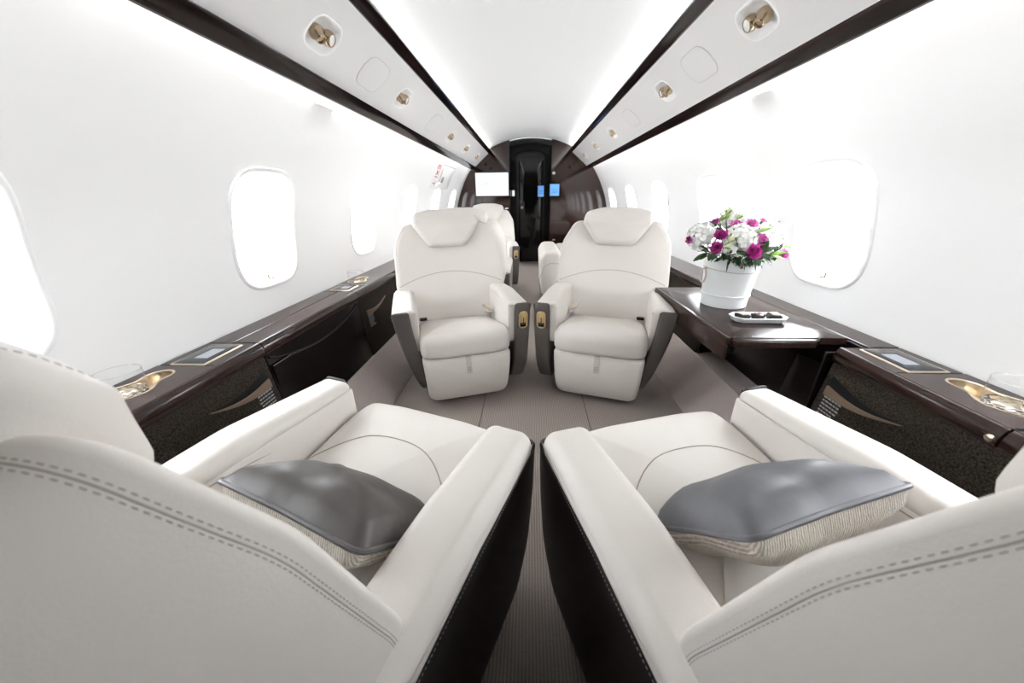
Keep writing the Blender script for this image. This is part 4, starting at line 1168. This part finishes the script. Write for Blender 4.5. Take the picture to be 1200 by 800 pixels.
def hydrangea_mesh(r, seed):
    rng = random.Random(seed); mb = MB()
    for i in range(58):
        zz = 1 - 1.55 * (i + 0.5) / 58; ph = i * 2.39996
        q = sqrt(max(0, 1 - zz * zz)); d = Vector((q * cos(ph), q * sin(ph), zz)); dd, a, b = perp(d)
        base = d * r * rng.uniform(0.88, 1.0)
        th = rng.random() * pi
        for k in range(4):
            ang = th + k * pi / 2
            petal(r * 0.26, r * 0.24, 0.15, mb, base, a * cos(ang) + b * sin(ang) + d * 0.25, d)
    return mb
whites = [((0.608, 1.34, 0.790), 0.048, 'white hydrangea on the left of the bouquet'),
          ((0.708, 1.28, 0.783), 0.052, 'white hydrangea in the centre of the bouquet'),
          ((0.755, 1.43, 0.840), 0.052, 'white hydrangea at the top back of the bouquet'),
          ((0.842, 1.34, 0.783), 0.054, 'white hydrangea on the right of the bouquet'),
          ((0.800, 1.29, 0.762), 0.034, 'small white hydrangea right of centre above the box rim')]
for i, (p, r, lab) in enumerate(whites):
    t = thing('white_hydrangea', lab, 'flower', p, 0, 'white hydrangeas in the bouquet')
    orient(t, (Vector(p) - BC).normalized() + Vector((0, -0.2, 0.2)))
    obj('flower_head', hydrangea_mesh(r, i), M_petal, t, ang=80)
    obj('core', slab(circle(r * 0.82, 14), -r * 0.35, r * 0.5, r * 0.3, r * 0.45, 0, 0.004, 4, 3), M_petal, t)
    stem(t, p, t, 0.0025)
# white lisianthus cup and buds
def bud(p, r, L, m, lab, d):
    t = thing('flower_bud', lab, 'flower bud', p, 0, 'flower buds in the bouquet')
    orient(t, d)
    obj('bud', lathe([(0.001, L), (r * 0.55, L * 0.75), (r, L * 0.35), (r * 0.75, 0.05 * L), (0.001, -0.1 * L)], 12), m, t)
    sp = MB()
    for k in range(4):
        a = k * pi / 2
        petal(L * 0.9, r * 0.9, 0.2, sp, Vector((cos(a) * r * 0.6, sin(a) * r * 0.6, 0)), Vector((cos(a) * 0.35, sin(a) * 0.35, 1)), Vector((cos(a), sin(a), -0.3)))
    obj('sepals', sp, M_leaflight, t)
    stem(t, p, t, 0.0012)
bud((0.655, 1.24, 0.787), 0.011, 0.024, M_budcream, 'fat cream bud left of the central white hydrangea', (0.1, -0.4, 0.6))
bud((0.638, 1.235, 0.768), 0.008, 0.022, M_budcream, 'slim cream bud lying on the low left carnation', (0.7, -0.5, 0.3))
bud((0.702, 1.38, 0.862), 0.007, 0.028, M_bud, 'green pointed bud, tallest at the top of the bouquet', (0.1, 0, 1))
bud((0.672, 1.36, 0.846), 0.007, 0.026, M_bud, 'green bud leaning right at the top left of the bouquet', (0.5, 0, 0.8))
bud((0.690, 1.36, 0.850), 0.005, 0.024, M_bud, 'small green bud between the two top buds', (0.35, 0, 0.9))
bud((0.840, 1.36, 0.822), 0.006, 0.024, M_bud, 'green bud below the small pink bud on the right', (0.4, -0.1, 0.8))
bud((0.735, 1.37, 0.850), 0.005, 0.026, M_bud, 'slender green bud against the top white hydrangea', (0.7, -0.1, 0.6))
t = thing('white_lisianthus', 'white cup-shaped bloom low on the left of the bouquet', 'flower', (0.655, 1.235, 0.752))
orient(t, (-0.1, -0.6, 0.7))
mb = MB()
for k in range(6):
    a = 2 * pi * k / 6
    petal(0.034, 0.032, -0.25, mb, Vector((cos(a) * 0.004, sin(a) * 0.004, -0.012)), Vector((cos(a) * 0.55, sin(a) * 0.55, 1)), Vector((-cos(a), -sin(a), 0.3)))
obj('petals', mb, M_petal, t, ang=80)
stem(t, (0.655, 1.235, 0.752), t)

# leaf sprigs: each leaf a part
def sprig(lab, base, leaves, mat):
    t = thing('leaf_sprig', lab, 'leaves', base, 0, 'leaf sprigs in the bouquet')
    for (off, d, L, W) in leaves:
        mb = MB(); petal(L, W, -0.18, mb, Vector(off), Vector(d), Vector((0, -0.5, 0.8)))
        # thickness
        o = obj('leaf', mb, mat, t, ang=80)
        so = o.modifiers.new('thickness', 'SOLIDIFY'); so.thickness = 0.0008
    e = BC - Vector(base)
    obj('stem', tube([Vector((0, 0, 0)), e * 0.5 + Vector((0, 0, 0.004)), e], 0.0012, 6), M_leaf, t)
rg = random.Random(3)
sprig('dark leaves pointing left over the box rim', (0.615, 1.29, 0.738), [((0, 0, 0), (-0.9, -0.2, -0.35), 0.055, 0.020), ((0.005, 0, 0.006), (-0.7, -0.4, 0.25), 0.04, 0.018), ((0.01, -0.01, 0), (-0.5, -0.7, -0.3), 0.04, 0.02), ((0.0, 0.0, 0.01), (-0.8, 0.2, 0.6), 0.035, 0.014)], M_leaf)
sprig('broad dark leaves beside the cream bud', (0.685, 1.24, 0.762), [((0, 0, 0), (-0.3, -0.3, 0.8), 0.042, 0.022), ((0.0, 0, -0.012), (0.5, -0.7, -0.1), 0.045, 0.026), ((0.0, 0, -0.006), (-0.7, -0.5, -0.25), 0.04, 0.022)], M_leaf)
sprig('dark leaves right of the magenta carnation', (0.770, 1.25, 0.745), [((0, 0, 0), (0.25, -0.2, 0.8), 0.045, 0.024), ((0.0, 0, 0), (0.7, -0.4, 0.5), 0.05, 0.020), ((0, 0, -0.008), (0.8, -0.5, 0.0), 0.045, 0.022), ((-0.005, 0, -0.008), (-0.1, -0.6, -0.5), 0.045, 0.022)], M_leaf)
sprig('light green leaves under the right white hydrangea', (0.812, 1.26, 0.735), [((0, 0, 0), (0.7, -0.3, 0.3), 0.05, 0.017), ((0, 0, 0), (0.8, -0.3, -0.1), 0.05, 0.016), ((-0.01, 0, -0.004), (0.1, -0.6, 0.4), 0.035, 0.016)], M_leaflight)
sprig('dark leaves behind the hanging pink carnation', (0.845, 1.30, 0.742), [((0, 0, 0), (0.5, -0.1, 0.6), 0.04, 0.024), ((0, 0, 0), (0.6, -0.3, -0.35), 0.045, 0.022), ((0, 0, 0), (0.0, -0.6, -0.5), 0.038, 0.022)], M_leaf)
sprig('pale pointed leaves at the right edge of the bouquet', (0.878, 1.32, 0.755), [((0, 0, 0), (0.9, -0.1, 0.25), 0.05, 0.012), ((0, 0, -0.012), (0.95, -0.1, -0.12), 0.05, 0.005), ((-0.005, 0, 0.02), (0.75, 0, 0.6), 0.03, 0.008)], M_leaflight)
sprig('thin grey-green leaves at the upper right edge', (0.862, 1.36, 0.80), [((0, 0, 0), (0.85, 0, 0.5), 0.048, 0.006), ((-0.005, 0, 0.012), (0.6, 0, 0.75), 0.045, 0.008), ((0, 0, -0.008), (0.95, 0, 0.15), 0.04, 0.005)], M_leaf)
sprig('dark leaves among the top row carnations', (0.690, 1.37, 0.815), [((0, 0, 0), (-0.6, -0.2, 0.5), 0.045, 0.018), ((0, 0, 0), (-0.85, -0.3, 0.05), 0.05, 0.018), ((0.01, 0, 0), (0.3, -0.5, 0.4), 0.035, 0.018), ((-0.03, 0, 0), (-0.5, 0, 0.8), 0.04, 0.014)], M_leaf)
sprig('light leaves between the two right carnations', (0.765, 1.29, 0.805), [((0, 0, 0), (-0.6, -0.3, 0.35), 0.035, 0.018), ((0, 0, 0), (0.1, -0.5, 0.6), 0.03, 0.016), ((0, 0, 0), (0.8, 0, 0.4), 0.06, 0.012)], M_leaflight)
# fern fronds spilling over the rim: uncountable needles
fern = MB()
for k in range(150):
    a = rg.uniform(pi * 1.02, pi * 1.98); rr = rg.uniform(0.07, 0.104)
    b = Vector((VX + rr * cos(a), VY + rr * sin(a), VZ + 0.190 + rg.uniform(0, 0.028)))
    drop = -0.35 if rg.random() < 0.75 else -1.2
    d = Vector((cos(a) * 0.8 + rg.uniform(-.5, .5), sin(a) * 0.8, rg.uniform(drop, 0.5)))
    petal(rg.uniform(0.025, 0.05), rg.uniform(0.004, 0.010), -0.3, fern, b, d, Vector((0, -0.4, 1)))
for k in range(90):   # one frond hanging in front
    a = radians(262) + rg.uniform(-0.32, 0.32); b = Vector((VX + 0.100 * cos(a), VY + 0.100 * sin(a), VZ + 0.192 - rg.uniform(0, 0.028) * (1 - abs(a - radians(262)) / 0.4)))
    petal(rg.uniform(0.012, 0.022), 0.0025, -0.2, fern, b, Vector((rg.uniform(-1, 1), -0.4, rg.uniform(-0.9, 0.1))), Vector((0, -1, 0.3)))
o = obj('fern_greenery', fern, M_leaf, None, ang=80)
tag(o, 'feathery dark green fern spilling over the white hat box rim', 'greenery'); o['kind'] = 'stuff'

# ------------------------------------------------------------------ dish with chocolates
PX, PY, PZ = 0.770, 1.170, TZ + 0.0005
t = thing('serving_dish', 'white porcelain eight-sided dish of chocolates on the fold-out table', 'dish', (PX, PY, PZ), radians(-2))
hw, hd = 0.092, 0.040
base8 = lambda w, d, c: [(-w + c, -d), (w - c, -d), (w, -d + c), (w, d - c), (w - c, d), (-w + c, d), (-w, d - c), (-w, -d + c)]
rings = [[(x, y, z) for x, y in base8(w, d, c)] for (w, d, c, z) in ((0.070, 0.024, 0.012, 0.0), (0.078, 0.028, 0.016, 0.002), (hw, hd, 0.024, 0.020), (hw - 0.004, hd - 0.004, 0.023, 0.0215), (hw - 0.008, hd - 0.008, 0.022, 0.019), (0.070, 0.026, 0.014, 0.006))]
v = [p for r in rings for p in r]
fcs = [(k * 8 + j, k * 8 + (j + 1) % 8, (k + 1) * 8 + (j + 1) % 8, (k + 1) * 8 + j) for k in range(5) for j in range(8)] + [tuple(range(8))[::-1], tuple(40 + j for j in range(8))]
obj('dish_body', (v, fcs), M_porcelain, t, ang=20, bevel=0.0012)
for k, (dx, icing, lab) in enumerate(((-0.052, M_icing, 'square chocolate with pale icing, left one on the white dish'), (0.0, M_pinkicing, 'round dark chocolate with pinkish top, middle one on the white dish'), (0.052, M_icing, 'square chocolate with pale icing, right one on the white dish'))):
    a = radians(-2)
    t = thing('chocolate', lab, 'chocolate', (PX + dx * cos(a), PY + dx * sin(a), PZ + 0.0065), radians((8, 25, -12)[k]), 'chocolates on the white dish')
    sq = roundpoly([(-0.016, -0.016), (0.016, -0.016), (0.016, 0.016), (-0.016, 0.016)], 0.004 if k != 1 else 0.014, 4)
    nmm = normals2(sq); N = len(sq)
    cup = []
    for g, z in ((-0.002, 0.0), (0.0, 0.002), (0.005, 0.017), (0.0042, 0.017), (-0.001, 0.004)):
        cup += [(p[0] + n_[0] * g, p[1] + n_[1] * g, z + (0.0015 * sin(j * 2.6) if z > 0.01 else 0)) for j, (p, n_) in enumerate(zip(sq, nmm))]
    obj('paper_cup', (cup, [(q * N + j, q * N + (j + 1) % N, (q + 1) * N + (j + 1) % N, (q + 1) * N + j) for q in range(4) for j in range(N)] + [tuple(range(N))]), M_cup, t)
    obj('chocolate_body', slab(sq, 0.003, 0.020, 0.002, 0.004, 0, 0.002, 3, 3), M_choc, t)
    if k != 1:
        obj('icing', slab([(p[0] * 0.72 + 0.001, p[1] * 0.72) for p in sq], 0.020, 0.0245, 0, 0.002, 0, 0.001, 3, 3), icing, t)
    else:
        obj('icing', tube([(-0.011, -0.004, 0.0225), (-0.003, 0.002, 0.0235), (0.005, -0.002, 0.0235), (0.011, 0.004, 0.0225)], 0.0025, 6), icing, t)

# ------------------------------------------------------------------ outside: apron seen (overexposed) through the windows
o = obj('airport_apron', MB().box(-60, 60, -60, 60, -1.75, -1.7), M_apron, smooth=False)
o['kind'] = 'structure'
